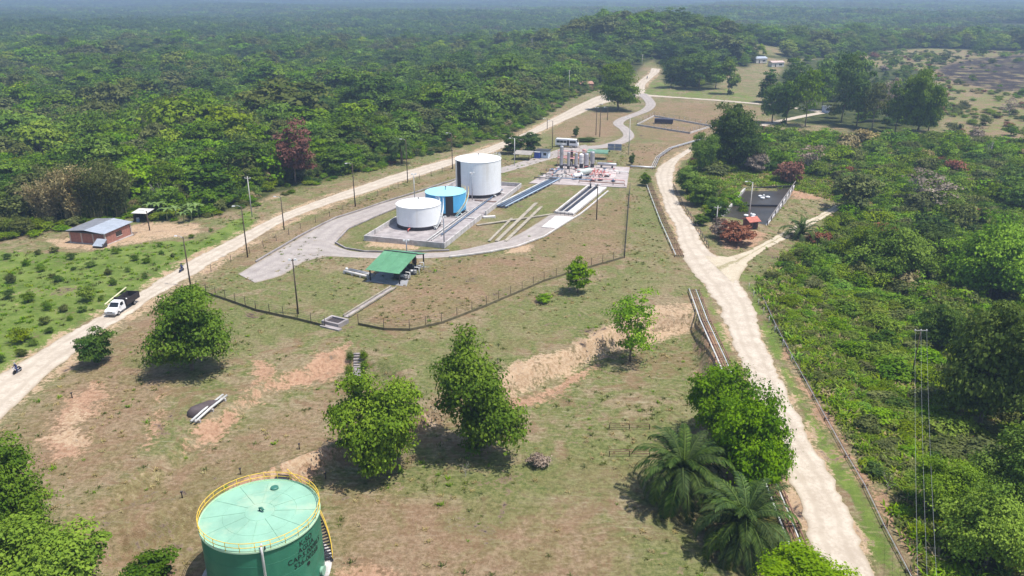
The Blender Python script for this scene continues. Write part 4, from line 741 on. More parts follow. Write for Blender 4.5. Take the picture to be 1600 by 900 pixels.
# ------------------------------------------------------------------ green water tank in front
base = Vector((*flat(407, 806, 4.5), 0)); base.z = hz(base.x, base.y); TH = 7.4; R = 89.5 / scale_at(Vector((base.x, base.y, base.z + TH)))
cd = math.atan2(-base.y, -base.x)                         # towards the camera
def ringp(r, a, z): return (r * math.cos(a), r * math.sin(a), z)
gt = thing('water_tank', 'green cylindrical water tank with pale roof and yellow railing in the foreground', 'tank', base); gt['group'] = 'storage tanks'
MB().lathe([(R + .9, -1.2), (R + .9, .12), (R + .3, .16)], 72).build('foundation', CONC, gt)
sh = [(R, .0)]
for k in range(1, 4): sh += [(R, k * TH / 4 - .02), (R + .012, k * TH / 4 - .015), (R + .012, k * TH / 4 + .015), (R, k * TH / 4 + .02)]
MB().lathe(sh + [(R, TH - .16)], 96).build('shell', GRN, gt)
MB().lathe([(R + .02, TH - .16), (R + .14, TH - .14), (R + .14, TH + .04), (R + .02, TH + .05)], 96, caps=False).build('rim', GRN_R, gt)
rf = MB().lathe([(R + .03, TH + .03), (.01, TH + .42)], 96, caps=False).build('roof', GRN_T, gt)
v_ = MB(); v_.tube([(0, 0, TH + .35), (0, 0, TH + .75), (.25, -.1, TH + .85), (.45, -.2, TH + .6)], .13, 8); v_.build('vent', paint('dark_green_metal', (.04, .16, .12), .5), rf)
hp = ringp(R * .72, cd + math.radians(155), TH + .1); MB().lathe([(.42, 0), (.42, .22), (.3, .3)], 20, hp).build('hatch', paint('dark_green_metal', (.04, .16, .12), .5), rf)
sm_ = MB()
for k in range(12): a = k * math.pi / 6 + .13; sm_.tube([ringp(R * .25, a, TH + .345), ringp(R - .02, a, TH + .048)], .022, 4, False)
for q_ in (.25, .62): sm_.tube([ringp(R * q_, 2 * math.pi * k / 60, TH + .03 + .39 * (1 - q_) + .006) for k in range(61)], .02, 4, False)
sm_.build('weld_seam', GRN_T, rf)
rl = MB()
for z in (.55, 1.05): rl.tube([ringp(R + .1, 2 * math.pi * k / 96, TH + z) for k in range(97)], .035, 6, False)
rl.build('railing', YEL, gt)
tb = MB(); tb.lathe([(R + .10, TH + .05), (R + .10, TH + .18), (R + .07, TH + .18), (R + .07, TH + .05)], 96, caps=False); tb.build('toe_board', GRN_R, gt)
pm = MB().tube([(0, 0, 0), (0, 0, 1.05)], .032, 6).mesh('railing_post', YEL)
for k in range(26): link('railing_post', pm, gt, ringp(R + .1, cd + .09 + 2 * math.pi * k / 26, TH))
st = MB(); a0, a1 = cd + math.radians(150), cd + math.radians(82); NT_ = 32; so = []; si = []; hr = []
for k in range(41):
    a = a0 + (a1 - a0) * k / 40; z = TH * (1 - k / 40); si.append(ringp(R + .12, a, z)); so.append(ringp(R + .86, a, z)); hr.append(ringp(R + .86, a, z + 1.0))
stair = MB().tube(so, .06, 5).tube(si, .05, 5).build('stair', BLK, gt); MB().tube(hr, .045, 6).tube([(p[0], p[1], p[2] - .45) for p in hr], .03, 5).build('handrail', YEL, gt)
tm = MB().box((0, 0, 0), (.80, .26, .05)).mesh('tread', BLK)
for k in range(NT_):
    a = a0 + (a1 - a0) * (k + .5) / NT_; o = link('tread', tm, stair, ringp(R + .49, a, TH * (1 - (k + .5) / NT_))); o.rotation_euler = (0, 0, a)
MB().box(ringp(R + .55, a0 + .1, TH), (1.2, 1.3, .06), a0).build('landing', BLK, gt)
pa = cd + math.radians(-3); MB().tube([ringp(R - .3, pa, TH + .5), ringp(R + .22, pa, TH + .35), ringp(R + .25, pa, TH - .4), ringp(R + .25, pa + .012, .2)], .13, 10).build('inlet_pipe', PALEP, gt)
MB().tube([ringp(R - .1, pa + .05, TH + .25), ringp(R + .25, pa + .05, TH + .25)], .09, 8).build('gauge', BLK, gt)
ma = cd + math.radians(62); MB().tube([ringp(R - .1, ma, .9), ringp(R + .30, ma, .9)], .42, 18).tube([ringp(R + .28, ma, .9), ringp(R + .36, ma, .9)], .52, 18).build('manway', GRN_T, gt)
def bent_text(body, size, zc, ang, mat, parent, R):
    cu = bpy.data.curves.new('t', 'FONT'); cu.body = body; cu.size = size; cu.align_x = 'CENTER'; cu.align_y = 'CENTER'; cu.extrude = .006; cu.resolution_u = 3
    ob = bpy.data.objects.new('t', cu); COL.objects.link(ob); dg = bpy.context.evaluated_depsgraph_get(); me = bpy.data.meshes.new_from_object(ob.evaluated_get(dg)); bpy.data.objects.remove(ob)
    bm = bmesh.new(); bm.from_mesh(me); bmesh.ops.subdivide_edges(bm, edges=[e for e in bm.edges if e.calc_length() > .25], cuts=2); bmesh.ops.triangulate(bm, faces=bm.faces)
    for v in bm.verts: a = ang + v.co.x / R; rr2 = R + .035 + v.co.z; v.co = Vector((rr2 * math.cos(a), rr2 * math.sin(a), zc + v.co.y))
    bm.to_mesh(me); bm.free(); me.materials.clear(); me.materials.append(mat); return link('lettering', me, parent)
ta = cd + math.radians(42); INK = paint('black_lettering', (.012, .02, .018), .6, var=.05)
for i, (b, s_) in enumerate((('K-SO', .82), ('AGUA', .82), ('CAP:5.000BLS', .82), ('526-00268', .82))): bent_text(b, s_, TH - 1.05 - i * .74, ta, INK, gt, R)
dm = MB().lathe([(.22, -.02), (.22, .02)], 20).mesh('emblem', INK); o = link('emblem', dm, gt, ringp(R + .03, ta, TH - 3.95)); o.rotation_euler = (0, math.pi / 2, ta)

# ------------------------------------------------------------------ tank farm
def tank(label, px, py, R, H, shell, top, stripe, stair_from, band=1.0):
    p = at(px, py, .16); o = thing('storage_tank', label, 'tank', p, 0, 'storage tanks'); c = math.atan2(-p.y, -p.x)
    MB().lathe([(R + .25, -.1), (R + .25, .1)], 64).build('base_ring', CONC_D, o); MB().lathe([(R + .015, .1), (R + .015, band)], 64).build('base_band', BLK, o)
    pr = [(R, band)]
    for k in range(1, int(H / 1.8)): pr += [(R, k * 1.8 - .02 + band), (R + .012, k * 1.8 - .015 + band), (R + .012, k * 1.8 + .015 + band), (R, k * 1.8 + .02 + band)]
    MB().lathe(pr + [(R, H - .06)], 72).build('shell', shell, o); r_o = MB().lathe([(R + .01, H - .06), (R + .09, H - .05), (R + .09, H + .03), (R - .05, H + .05), (.01, H + .05 + R * .07)], 72, caps=False).build('roof', top, o)
    MB().tube([(0, 0, H + .3), (0, 0, H + 1.3)], .10, 7).tube([(0, 0, H + 1.2), (.2, 0, H + 1.35)], .14, 6).build('vent', STEEL_D, r_o)
    if stripe is not None:
        m = MB(); a_, w = c + math.radians(stripe), 1.0 / R
        vs = [ringp(R + .05, a_ + w * (k / 6 - .5) * 2, z) for z in (band, H - .12) for k in range(7)]; m.add(vs, [(k, k + 1, k + 8, k + 7) for k in range(6)], True); m.build('level_board', BLK, o)
    if stair_from is not None:
        a0, a1 = c + math.radians(stair_from[0]), c + math.radians(stair_from[1]); i_, o_, h_ = [], [], []
        for k in range(25): a = a0 + (a1 - a0) * k / 24; z = H * (1 - k / 24) + .1; i_.append(ringp(R + .1, a, z)); o_.append(ringp(R + .75, a, z)); h_.append(ringp(R + .75, a, z + .95))
        s_ = MB().tube(i_, .06, 5).tube(o_, .07, 5).build('stair', top if shell is WHT else BLU_T, o); MB().tube(h_, .045, 5).tube([(q[0], q[1], q[2] - .45) for q in h_], .03, 4).build('handrail', top if shell is WHT else YEL, o)
        tm = MB().box((0, 0, 0), (.66, .25, .05)).mesh('tread', STEEL); nt = int(H / .24)
        for k in range(nt): a = a0 + (a1 - a0) * (k + .5) / nt; q = link('tread', tm, s_, ringp(R + .43, a, H * (1 - (k + .5) / nt))); q.rotation_euler = (0, 0, a)
    rail = MB(); q0 = c + math.radians((stair_from or (90, 0))[0])
    for z in (.5, 1.0): rail.tube([ringp(R - .05, q0 - .5 + 1.0 * k / 10, H + z) for k in range(11)], .03, 4)
    for k in range(0, 11, 2): rail.tube([ringp(R - .05, q0 - .5 + k / 10, H), ringp(R - .05, q0 - .5 + k / 10, H + 1)], .03, 4)
    rail.build('railing', YEL if shell is BLU else top, o)
    for k, da in enumerate((-25, 40, 70)): MB().tube([ringp(R - .1, c + math.radians(da), .7), ringp(R + .9, c + math.radians(da), .7), ringp(R + 1.1, c + math.radians(da), .2)], .16, 8).build('nozzle', PALEP if k else REDP, o)
    return o
WHT2 = paint('white_roof_paint', (.84, .84, .82), .5, 0, .03, .4)
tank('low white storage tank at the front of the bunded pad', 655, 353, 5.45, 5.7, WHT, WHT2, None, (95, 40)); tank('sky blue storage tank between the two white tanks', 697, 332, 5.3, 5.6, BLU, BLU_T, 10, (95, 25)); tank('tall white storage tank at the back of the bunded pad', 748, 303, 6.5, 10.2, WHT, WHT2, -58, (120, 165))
p0 = at(570, 376); W_, L_ = 20.0, 62.0
def frame_pt(o, x, y): c, s = math.cos(RZ), math.sin(RZ); return o + Vector((c * x - s * y, s * x + c * y, 0))
pad = MB().box((W_ / 2, L_ / 2, .05), (W_ - .3, L_ - .3, .22)).build('tank_pad', CONC_D, None, p0, RZ); tag(pad, 'stained concrete floor under the three storage tanks', kind='structure')
bw = thing('bund_wall', 'low stained concrete containment wall around the three tanks', 'wall', p0, RZ)
for k, (x0, y0, x1, y1) in enumerate(((0, 0, W_, 0), (W_, 0, W_, 26), (W_ + .01, 29, W_ + .01, L_), (0, L_, W_, L_), (0, 0, 0, L_))):
    if y0 == y1: n_ = 5; [MB().box((x0 + (i + .5) * W_ / n_, y0, .64), (W_ / n_ - .04 + (.3 if i in (0, n_ - 1) else 0), .30, 1.3)).build('wall_panel', CONC, bw) for i in range(n_)]
    else: n_ = max(1, int((y1 - y0) / 5)); [MB().box((x0, y0 + .16 + (i + .5) * (y1 - y0 - .32) / n_, .62), (.28, (y1 - y0 - .32) / n_ - .04, 1.26)).build('wall_panel', CONC, bw) for i in range(n_)]
MB().box((W_ + 1.6, 27.5, .2), (3.2, 1.2, .5), .5).build('ramp', CONC_W, bw)
for k, (a, b, z, r, m) in enumerate((((14.5, 3), (14.5, 30), .5, .12, PALEP), ((15.3, 4), (15.3, 44), .45, .10, PALEP), ((16.1, 8), (16.1, 56), .55, .13, BLUP), ((12, 24.5), (19, 24.5), .4, .12, PALEP), ((12.5, 42), (19, 42), .42, .14, RUST))):
    o = thing('pad_pipe', ('front long pale pipe on the tank pad', 'second long pale pipe on the tank pad', 'blue pipe along the inner side of the bund wall', 'cross pipe behind the blue tank', 'rusty cross pipe beside the tall white tank')[k], 'pipe', p0, RZ, 'pipes on the tank pad'); MB().tube([(*a, z), (*b, z)], r, 8).build('pipe', m, o)
    nn = 5
    for i in range(nn): u = i / (nn - 1); MB().box((a[0] + (b[0] - a[0]) * u, a[1] + (b[1] - a[1]) * u, .22), (.3, .3, .36)).build('support', CONC, o)

# pipe rack from the tanks to the process slab
pr_ = thing('pipe_rack', 'bundle of blue and pale pipes running from the tanks to the process slab', 'pipes')
A, B = at(782, 325), at(868, 281); d = (B - A).normalized(); nrm = Vector((d.y, -d.x, 0))
MB().quad(A - nrm * 1.7 + Vector((0, 0, .06)), A + nrm * 1.7 + Vector((0, 0, .06)), B + nrm * 1.7 + Vector((0, 0, .06)), B - nrm * 1.7 + Vector((0, 0, .06)), .04).build('trench_floor', SOIL, pr_)
for k, (o_, r, m, z) in enumerate(((-1.5, .20, PALEP, .55), (-.9, .16, BLUP, .45), (-.4, .14, STEEL_D, .45), (.1, .16, BLUP, .45), (.6, .12, STEEL_D, .45), (1.45, .22, paint('light_blue_pipe', (.36, .46, .58), .5), .6))):
    MB().tube([A + nrm * o_ + Vector((0, 0, z)), B + nrm * o_ + Vector((0, 0, z))], r, 8).build('pipe', m, pr_)
for k in range(12): c = A.lerp(B, (k + .5) / 12); MB().tube([c - nrm * 1.8 + Vector((0, 0, .28)), c + nrm * 1.8 + Vector((0, 0, .28))], .09, 5).build('sleeper', CONC, pr_)
# process slab and its plant
S0 = at(826, 287); sl = MB().prism([tuple((at(*q) - S0).xy) for q in ((826, 287), (979, 294), (984, 262), (880, 256))], -.1, .20).build('process_slab', PINK, None, S0); tag(sl, 'pinkish concrete slab carrying the process plant', kind='structure')
sl2 = MB().prism([tuple((at(*q) - S0).xy) for q in ((893, 276), (960, 279), (966, 266), (904, 264))], .19, .26).build('inner_slab', paint('pale_pink_slab', (.58, .475, .455), .9, 0, .15, .6, (.40, .30, .30), .5), None, S0); tag(sl2, 'paler pink raised part of the process slab', kind='structure')
def vessel(label, px, py, H, r, m, legs=True, band=None, dome=True):
    p = at(px, py, .2); o = thing('vertical_vessel', label, 'vessel', p, 0, 'vessels on the process slab'); z0 = .9 if legs else .05
    pr = [(r * .35, z0), (r * .8, z0 + r * .18), (r, z0 + r * .5), (r, z0 + H - r * .5), (r * .8, z0 + H - r * .18), (r * .3, z0 + H)]; MB().lathe(pr, 20).build('shell', m, o)
    MB().lathe([(r * .95, 0), (r * .95, z0 + r * .4)], 16).build('skirt', STEEL_D if not band else band, o); MB().tube([(r, 0, z0 + H * .3), (r + .5, 0, z0 + H * .3), (r + .5, 0, .1)], .09, 6).tube([(0, 0, z0 + H), (0, 0, z0 + H + .5), (r + .4, 0, z0 + H + .5)], .08, 6).build('piping', PALEP, o)
    for z in (.35, .7): MB().lathe([(r + .03, z0 + H * z - .06), (r + .03, z0 + H * z + .06)], 20).build('band', STEEL, o)
    return o
for args in (('tallest grey column at the left end of the process slab', 877, 264, 6.6, .62, STEEL), ('grey column second from the left on the process slab', 888, 265, 4.8, .5, STEEL), ('grey column third from the left, in front of the pink frame', 900, 265, 4.4, .5, STEEL), ('small dark column behind the left columns', 893, 259, 4.2, .45, STEEL_D),
             ('white drum left of the middle of the process slab', 908, 262, 3.6, .75, WHT), ('grey drum in the middle of the process slab', 916, 264, 4.2, .8, STEEL), ('grey drum right of the middle of the process slab', 925, 262, 4.4, .8, STEEL), ('pink-banded drum behind the middle drums', 912, 256, 4.0, .6, PINKP)): vessel(*args)
o = thing('process_frame', 'faded pink steel frame standing over the columns', 'frame', at(888, 259, .2), RZ)
for x in (-3.2, 0, 3.2):
    for y in (-1.6, 1.6): MB().box((x, y, 2.4), (.18, .18, 4.8)).build('post', PINKP, o)
for z in (2.6, 4.7): MB().box((0, 0, z), (7.0, 3.8 if z < 3 else .9, .14)).build('deck', PINKP, o)
for y in (-1.9, 1.9): MB().tube([(-3.4, y, 3.6), (3.4, y, 3.6)], .05, 5).tube([(-3.4, y, 3.2), (3.4, y, 3.2)], .04, 5).build('rail', PINKP, o)
def hvessel(label, px, py, L, r, m, rz):
    p = at(px, py, .2); o = thing('horizontal_vessel', label, 'vessel', p, rz, 'vessels on the process slab'); b = MB(); prof = [(-L / 2 - r * .5, r * .2), (-L / 2 - r * .3, r * .75), (-L / 2, r), (L / 2, r), (L / 2 + r * .3, r * .75), (L / 2 + r * .5, r * .2)]
    b.tube([(x, 0, r + .7) for x, q in prof], [q for x, q in prof], 18); b.build('shell', m, o)
    for x in (-L * .3, L * .3): MB().box((x, 0, .45), (.5, r * 1.5, .9)).build('saddle', STEEL_D, o)
    MB().tube([(0, 0, r * 2 + .6), (0, 0, r * 2 + 1.2), (L * .3, 0, r * 2 + 1.2)], .10, 7).build('nozzle', REDP, o); return o
hvessel('pale horizontal separator vessel in front of the drums', 913, 277, 4.2, .95, paint('pale_green_grey', (.50, .56, .52), .5), RZ + .9); hvessel('smaller white horizontal vessel at the front of the process slab', 903, 281, 3.0, .6, WHT, RZ + .9); hvessel('grey horizontal vessel at the back of the process slab', 948, 263, 6, .5, STEEL, RZ)
o = thing('pipe_manifold', 'red pipe manifold with valves in the middle of the process slab', 'pipes', at(934, 275, .2), RZ, None)
for k in range(5): MB().tube([(-2.5 + k * 1.1, -1.8, .1), (-2.5 + k * 1.1, -1.8, 1.1), (-2.5 + k * 1.1, 1.8, 1.1), (-2.5 + k * 1.1, 1.8, .1)], .11, 7).build('pipe', REDP, o); MB().lathe([(.05, .0), (.32, .03), (.32, .08), (.05, .1)], 12, (-2.5 + k * 1.1, 0, 1.5)).tube([(-2.5 + k * 1.1, 0, 1.1), (-2.5 + k * 1.1, 0, 1.55)], .06, 5).build('valve', REDP, o)
for z, y in ((.7, -1.8), (.7, 1.8)): MB().tube([(-3.2, y, z), (3.2, y, z)], .14, 8).build('header', PINKP, o)
for i, (px, py, L, a, m, lab) in enumerate(((890, 283, 13, 0, BLUP, 'long blue pipe along the front edge of the process slab'), (892, 279, 12, 0, PALEP, 'pale pipe behind the long blue one on the process slab'), (852, 282, 7, 0, STEEL_D, 'dark pipe at the left corner of the process slab'), (862, 276, 7, 0, STEEL_D, 'dark pipe second from the left corner of the process slab'), (945, 284, 12, 0, PINKP, 'pink pipe low on the right half of the process slab'),
                                            (955, 271, 11, 0, PALEP, 'pale pipe across the paler part of the slab'), (940, 289, 14, 0, RUST, 'rusty pipe along the front right edge of the slab'), (870, 270, 8, 1.57, BLUP, 'blue pipe running back beside the left columns'))):
    o = thing('slab_pipe', lab, 'pipe', at(px, py, .2), RZ + a, 'pipes on the process slab'); MB().tube([(-L / 2, 0, .1), (-L / 2, 0, .6), (L / 2, 0, .6), (L / 2, 0, .1)], .15, 7).build('pipe', m, o)
    for x in (-L * .25, L * .25): MB().box((x, 0, .22), (.25, .4, .44)).build('support', CONC, o)
for i, (px, py) in enumerate(((948, 277), (938, 283), (958, 285), (926, 284), (862, 268), (884, 272))):
    o = thing('pump_skid', 'small pump on a base plate on the process slab', 'pump', at(px, py, .22), RZ + i, 'small pumps on the slab'); MB().box((0, 0, .12), (1.6, .8, .2)).build('base_plate', STEEL_D, o); MB().tube([(-.5, 0, .5), (.3, 0, .5)], .28, 10).build('motor', PINKP if i % 2 else BLUP, o); MB().lathe([(.1, 0), (.34, .05), (.34, .5), (.1, .55)], 12, (.55, 0, .25)).build('casing', STEEL, o)
for i in range(16):
    px, py = 848 + (i % 8) * 15 + (i // 8) * 6, (280, 271)[i // 8] + (i % 3); L = 3 + (i * 7 % 5) * .8; m = (STEEL, STEEL_D, PALEP, RUST, BLUP)[i % 5]
    o = thing('pipe_run', ('low grey', 'low dark', 'low pale', 'low rusty', 'low blue')[i % 5] + ' looped pipe run in the %s row of plant, number %d from the left' % (('front', 'back')[i // 8], i % 8 + 1), 'pipe', at(px, py, .2), RZ + (i % 4) * .785, 'small pipe runs on the slab')
    MB().tube([(-L / 2, 0, 0), (-L / 2, 0, .9 + .2 * (i % 3)), (L / 2, 0, .9 + .2 * (i % 3)), (L / 2, .9, .9 + .2 * (i % 3)), (L / 2, .9, 0)], .11, 6).build('pipe', m, o); MB().lathe([(.05, 0), (.3, .03), (.3, .09), (.05, .12)], 10, (0, 0, 1.25 + .2 * (i % 3))).tube([(0, 0, .9), (0, 0, 1.3 + .2 * (i % 3))], .06, 5).build('valve', REDP if i % 2 else STEEL_D, o)
# separator pit, apron, kerb and strips
pit = thing('separator_pit', 'long white-walled oil separator pit with two dark channels', 'pit', at(866, 334), 0); c0 = at(866, 334)
q = [at(866, 334) - c0, at(896, 337) - c0, at(948, 295) - c0, at(918, 292) - c0]
def lerp4(u, v): return q[0].lerp(q[1], u).lerp(q[3].lerp(q[2], u), v)
MB().prism([tuple(x.xy) for x in q], -.1, .10).build('basin_floor', SOIL, pit)
for a, b, h in ((0.0, .08, .7), (.33, .37, .5), (.62, 1.0, .55)): MB().prism([tuple(lerp4(a, 0).xy), tuple(lerp4(b, 0).xy), tuple(lerp4(b, 1).xy), tuple(lerp4(a, 1).xy)], .04, h).build('wall', CONC_W, pit)
for v in (.0, .965): MB().prism([tuple(lerp4(.08, v).xy), tuple(lerp4(.62, v).xy), tuple(lerp4(.62, v + .035).xy), tuple(lerp4(.08, v + .035).xy)], .05, .6).build('wall', CONC_W, pit)
MB().prism([tuple(lerp4(.08, .035).xy), tuple(lerp4(.33, .035).xy), tuple(lerp4(.33, .965).xy), tuple(lerp4(.08, .965).xy)], .09, .25).prism([tuple(lerp4(.37, .035).xy), tuple(lerp4(.62, .035).xy), tuple(lerp4(.62, .965).xy), tuple(lerp4(.37, .965).xy)], .09, .25).build('oily_water', paint('oily_water', (.022, .018, .022), .35, spec=.5), pit)
for u in (.2, .5): c = lerp4(u, .97); MB().tube([c, c + Vector((0, 0, 1.3))], .25, 8).build('sluice', STEEL_D, pit)
c = lerp4(.0, -.03); e = lerp4(1.0, -.03)
for k in range(6): x = c.lerp(e, k / 5); MB().tube([x, x + Vector((0, 0, 1.0))], .05, 5).build('railing_post', STEEL_D, pit)
MB().tube([c + Vector((0, 0, 1)), e + Vector((0, 0, 1))], .05, 5).tube([c + Vector((0, 0, .5)), e + Vector((0, 0, .5))], .05, 5).build('railing', STEEL_D, pit)
c0 = at(842, 372); tag(MB().prism([tuple((at(*x) - c0).xy) for x in ((846, 356), (868, 338), (899, 340), (880, 352), (868, 358))], -.1, .22).build('concrete_apron', CONC_W, None, c0), 'pale concrete apron in front of the separator pit', kind='structure')
for nme, pts, w, h, lab in (('kerb', [(702, 403), (766, 395), (808, 386.5), (850, 371), (905, 337), (950, 300)], .35, .14, 'pale kerb along the outer edge of the curved driveway'), ('kerb', [(400, 410), (466, 371), (525, 341), (650, 301), (712, 281)], .3, .10, 'low dark kerb along the upper edge of the driveway'),
                            ('kerb', [(716, 291), (660, 311), (590, 338), (545, 358), (524, 380), (540, 389), (570, 394), (620, 395), (702, 392)], .25, .10, 'low kerb round the lawn beside the tank pad')):
    P = drape(pts, 2.0, h); L = []; 
    b = MB()
    for a, c in zip(P[:-1], P[1:]):
        dd = (c - a).normalized(); nn = Vector((-dd.y, dd.x, 0)) * w / 2; b.quad(a - nn, a + nn, c + nn, c - nn, .3)
    tag(b.build(nme, CONC_W if w > .3 else CONC_D), lab, kind='structure')
for i, (a, b_, w) in enumerate((((776, 378), (838, 318), .45), ((790, 378), (846, 324), .4), ((764, 378), (800, 342), .3), ((745, 353), (868, 335), .35))):
    A, B = at(*a, .10 + .01 * i), at(*b_, .10 + .01 * i); dd = (B - A).normalized(); nn = Vector((-dd.y, dd.x, 0)) * w; tag(MB().quad(A - nn, A + nn, B + nn, B - nn, .2).build('concrete_strip', CONC_S), 'pale concrete strip across the grass right of the tank pad', kind='structure')

# ------------------------------------------------------------------ green-roofed pump shelter
o = thing('pump_shelter', 'open pump shelter with green sheet roof on dark posts', 'shelter', at(579, 439), math.radians(-20)); PX_, PY_ = 6.6, 11.0
for x in (0, PX_):
    for y, h in ((0, 2.7), (PY_ * .66, 4.0), (PY_, 3.0)): MB().box((x, y, h / 2), (.22, .22, h)).build('post', BLK, o)
for x in (0, PX_): MB().tube([(x, -.4, 2.66), (x, PY_ * .66, 4.08), (x, PY_ + .3, 3.0)], .10, 5).build('rafter', BLK, o)
for y, h in ((0, 2.75), (PY_ * .66, 4.05), (PY_, 3.05)): MB().box((PX_ / 2, y, h), (PX_, .16, .2)).build('beam', BLK, o)
ns = 7
for k in range(ns):
    x0, x1 = -.5 + (PX_ + 1.0) * k / ns, -.5 + (PX_ + 1.0) * (k + 1) / ns - .02; z = .015 * (k % 2)
    MB().quad((x0, -.9, 2.68 + z), (x1, -.9, 2.68 + z), (x1, PY_ * .66 + .05, 4.3 + z), (x0, PY_ * .66 + .05, 4.3 + z), .05).build('roof_sheet', ROOF_G, o); MB().quad((x0, PY_ * .66 + .06, 4.3 + z), (x1, PY_ * .66 + .06, 4.3 + z), (x1, PY_ + .8, 3.0 + z), (x0, PY_ + .8, 3.0 + z), .05).build('roof_sheet', ROOF_D, o)
MB().box((PX_ / 2, PY_ * .66, 4.33), (PX_ + 1.0, .4, .06)).build('ridge_cap', BLK, o)
fl = MB().box((PX_ / 2 + .5, PY_ / 2, .04), (PX_ + 2.6, PY_ + 1.2, .16)).build('shelter_floor', paint('shelter_floor_grey', (.30, .30, .32), .9, 0, .2, .8), None, at(579, 439), math.radians(-20)); tag(fl, 'grey concrete floor of the pump shelter', kind='structure')
for i, (x, y, lab) in enumerate(((5.2, 3.0, 'front pump set under the green shelter roof'), (5.6, 6.0, 'middle pump set under the green shelter roof'), (5.2, 8.8, 'rear pump set under the green shelter roof'))):
    c, s = math.cos(math.radians(-20)), math.sin(math.radians(-20)); b0 = at(579, 439); p = b0 + Vector((c * x - s * y, s * x + c * y, .12)); e = thing('pump_set', lab, 'pump', p, math.radians(-20) + .2 * i, 'pumps under the shelter')
    MB().box((0, 0, .15), (3.0, 1.1, .3)).build('base_frame', STEEL_D, e); MB().box((-.7, 0, .8), (1.3, .8, 1.0), 0, .85).build('engine', STEEL_D, e); MB().tube([(.1, 0, .7), (1.0, 0, .7)], .36, 12).build('motor', STEEL, e); MB().lathe([(.2, 0), (.45, .1), (.45, .7), (.2, .8)], 14, (1.3, 0, .3)).build('casing', STEEL, e); MB().tube([(1.3, 0, 1.0), (1.3, 0, 1.6), (2.2, 0, 1.6), (2.2, 0, 0)], .12, 7).build('pipe', PALEP, e); MB().tube([(-.9, .2, 1.2), (-.9, .2, 1.9)], .07, 6).build('exhaust', RUST, e)
e = thing('control_box', 'small rusty control cabinet hanging at the shelter back post', 'cabinet', frame_pt(at(579, 439), 5.6, 9.4), RZ); MB().box((0, 0, 1.9), (.9, .35, 1.3)).build('cabinet', RUST, e); MB().box((0, 0, .65), (.1, .1, 1.3)).build('stand', STEEL_D, e); MB().box((0, -.19, 1.9), (.7, .03, 1.0)).build('door', paint('brown_door', (.17, .09, .06), .7), e)
e = thing('pipe_skid', 'long white pipe skid left of the pump shelter', 'pipes', at(538, 427), 0); D = at(577, 436) - at(538, 427); dd = D.normalized(); nn = Vector((-dd.y, dd.x, 0))
for k, (o_, r) in enumerate(((0, .30), (1.1, .14), (1.7, .14))): MB().tube([nn * o_ + Vector((0, 0, .5)), D + nn * o_ + Vector((0, 0, .5))], r, 8).build('pipe', CONC_W if k == 0 else STEEL, e)
for u in (.02, .35, .68, .98): MB().box(D * u + nn * .8 + Vector((0, 0, .2)), (.35, 2.4, .4), math.atan2(dd.y, dd.x)).build('support', CONC, e)
MB().lathe([(.3, 0), (.35, .8), (.2, 1.0)], 10, tuple(nn * .8)).build('valve', PALEP, e)
# drain channel, catch basin, garden stairs, culvert pipes
A, B = at(541, 496), at(615, 450); dd = (B - A).normalized(); nn = Vector((-dd.y, dd.x, 0)); dc = thing('drain_channel', 'narrow concrete drain running from the shelter to the catch basin', 'drain', A)
MB().quad(-nn * .6 + Vector((0, 0, .06)), nn * .6 + Vector((0, 0, .06)), B - A + nn * .6 + Vector((0, 0, .06)), B - A - nn * .6 + Vector((0, 0, .06)), .05).build('channel_bed', CONC_D, dc)
for s_ in (-1, 1): MB().quad(nn * s_ * .6 - nn * .11 + Vector((0, 0, .2)), nn * s_ * .6 + nn * .11 + Vector((0, 0, .2)), B - A + nn * s_ * .6 + nn * .11 + Vector((0, 0, .2)), B - A + nn * s_ * .6 - nn * .11 + Vector((0, 0, .2)), .25).build('channel_edge', CONC_S, dc)
e = thing('catch_basin', 'square concrete catch basin with dark opening at the fence', 'basin', at(524, 506), math.radians(-28))
for x, y, sx, sy in ((0, -1.2, 3.8, .4), (0, 1.2, 3.8, .4), (-1.7, 0, .4, 2.0), (1.7, 0, .4, 2.0)): MB().box((x, y, .35), (sx, sy, .9)).build('wall', CONC_D, e)
MB().box((0, 0, .35), (3.0, 2.0, .3)).build('grate', SOIL, e); MB().box((.6, -1.9, .1), (4.2, .9, .3)).build('apron', CONC_D, e)
ea = thing('garden_stairs', 'narrow concrete steps going down the bank below the fence', 'stairs', at(558, 552)); A, B = at(558, 552), at(557, 594); n_ = 14
for k in range(n_):
    c = A.lerp(B, (k + .5) / n_); z = hz(c.x, c.y); MB().box((c.x - A.x, c.y - A.y, z - A.z + .05), (1.15, (A - B).length / n_ * .62, .30)).build('step', CONC_D, ea)
tw = thing('culvert_pipes', 'two pale pipes lying over a dark ditch on the left slope', 'pipes', at(302, 664)); A, B = at(302, 664), at(352, 622); dd = (B - A).normalized(); nn = Vector((-dd.y, dd.x, 0))
for s_ in (-.32, .32): MB().tube([nn * s_ + Vector((0, 0, .5)), (B - A) * .5 + nn * s_ + Vector((0, 0, .62)), B - A + nn * s_ + Vector((0, 0, .5))], .17, 8).build('pipe', PALEP, tw)
for u in (.1, .5, .9): MB().box((B - A) * u + Vector((0, 0, .15)), (.3, 1.2, .5), math.atan2(dd.y, dd.x)).build('support', CONC, tw)
hp = thing('covered_heap', 'dark tarpaulin-covered heap beside the twin pipes on the left slope', 'heap', at(316, 642), math.atan2(dd.y, dd.x) - .35); b = MB(); prof = [(-2.2, .02), (-1.9, .75), (-1.2, 1.05), (.0, 1.0), (1.4, .85), (2.5, .5), (2.9, .05)]
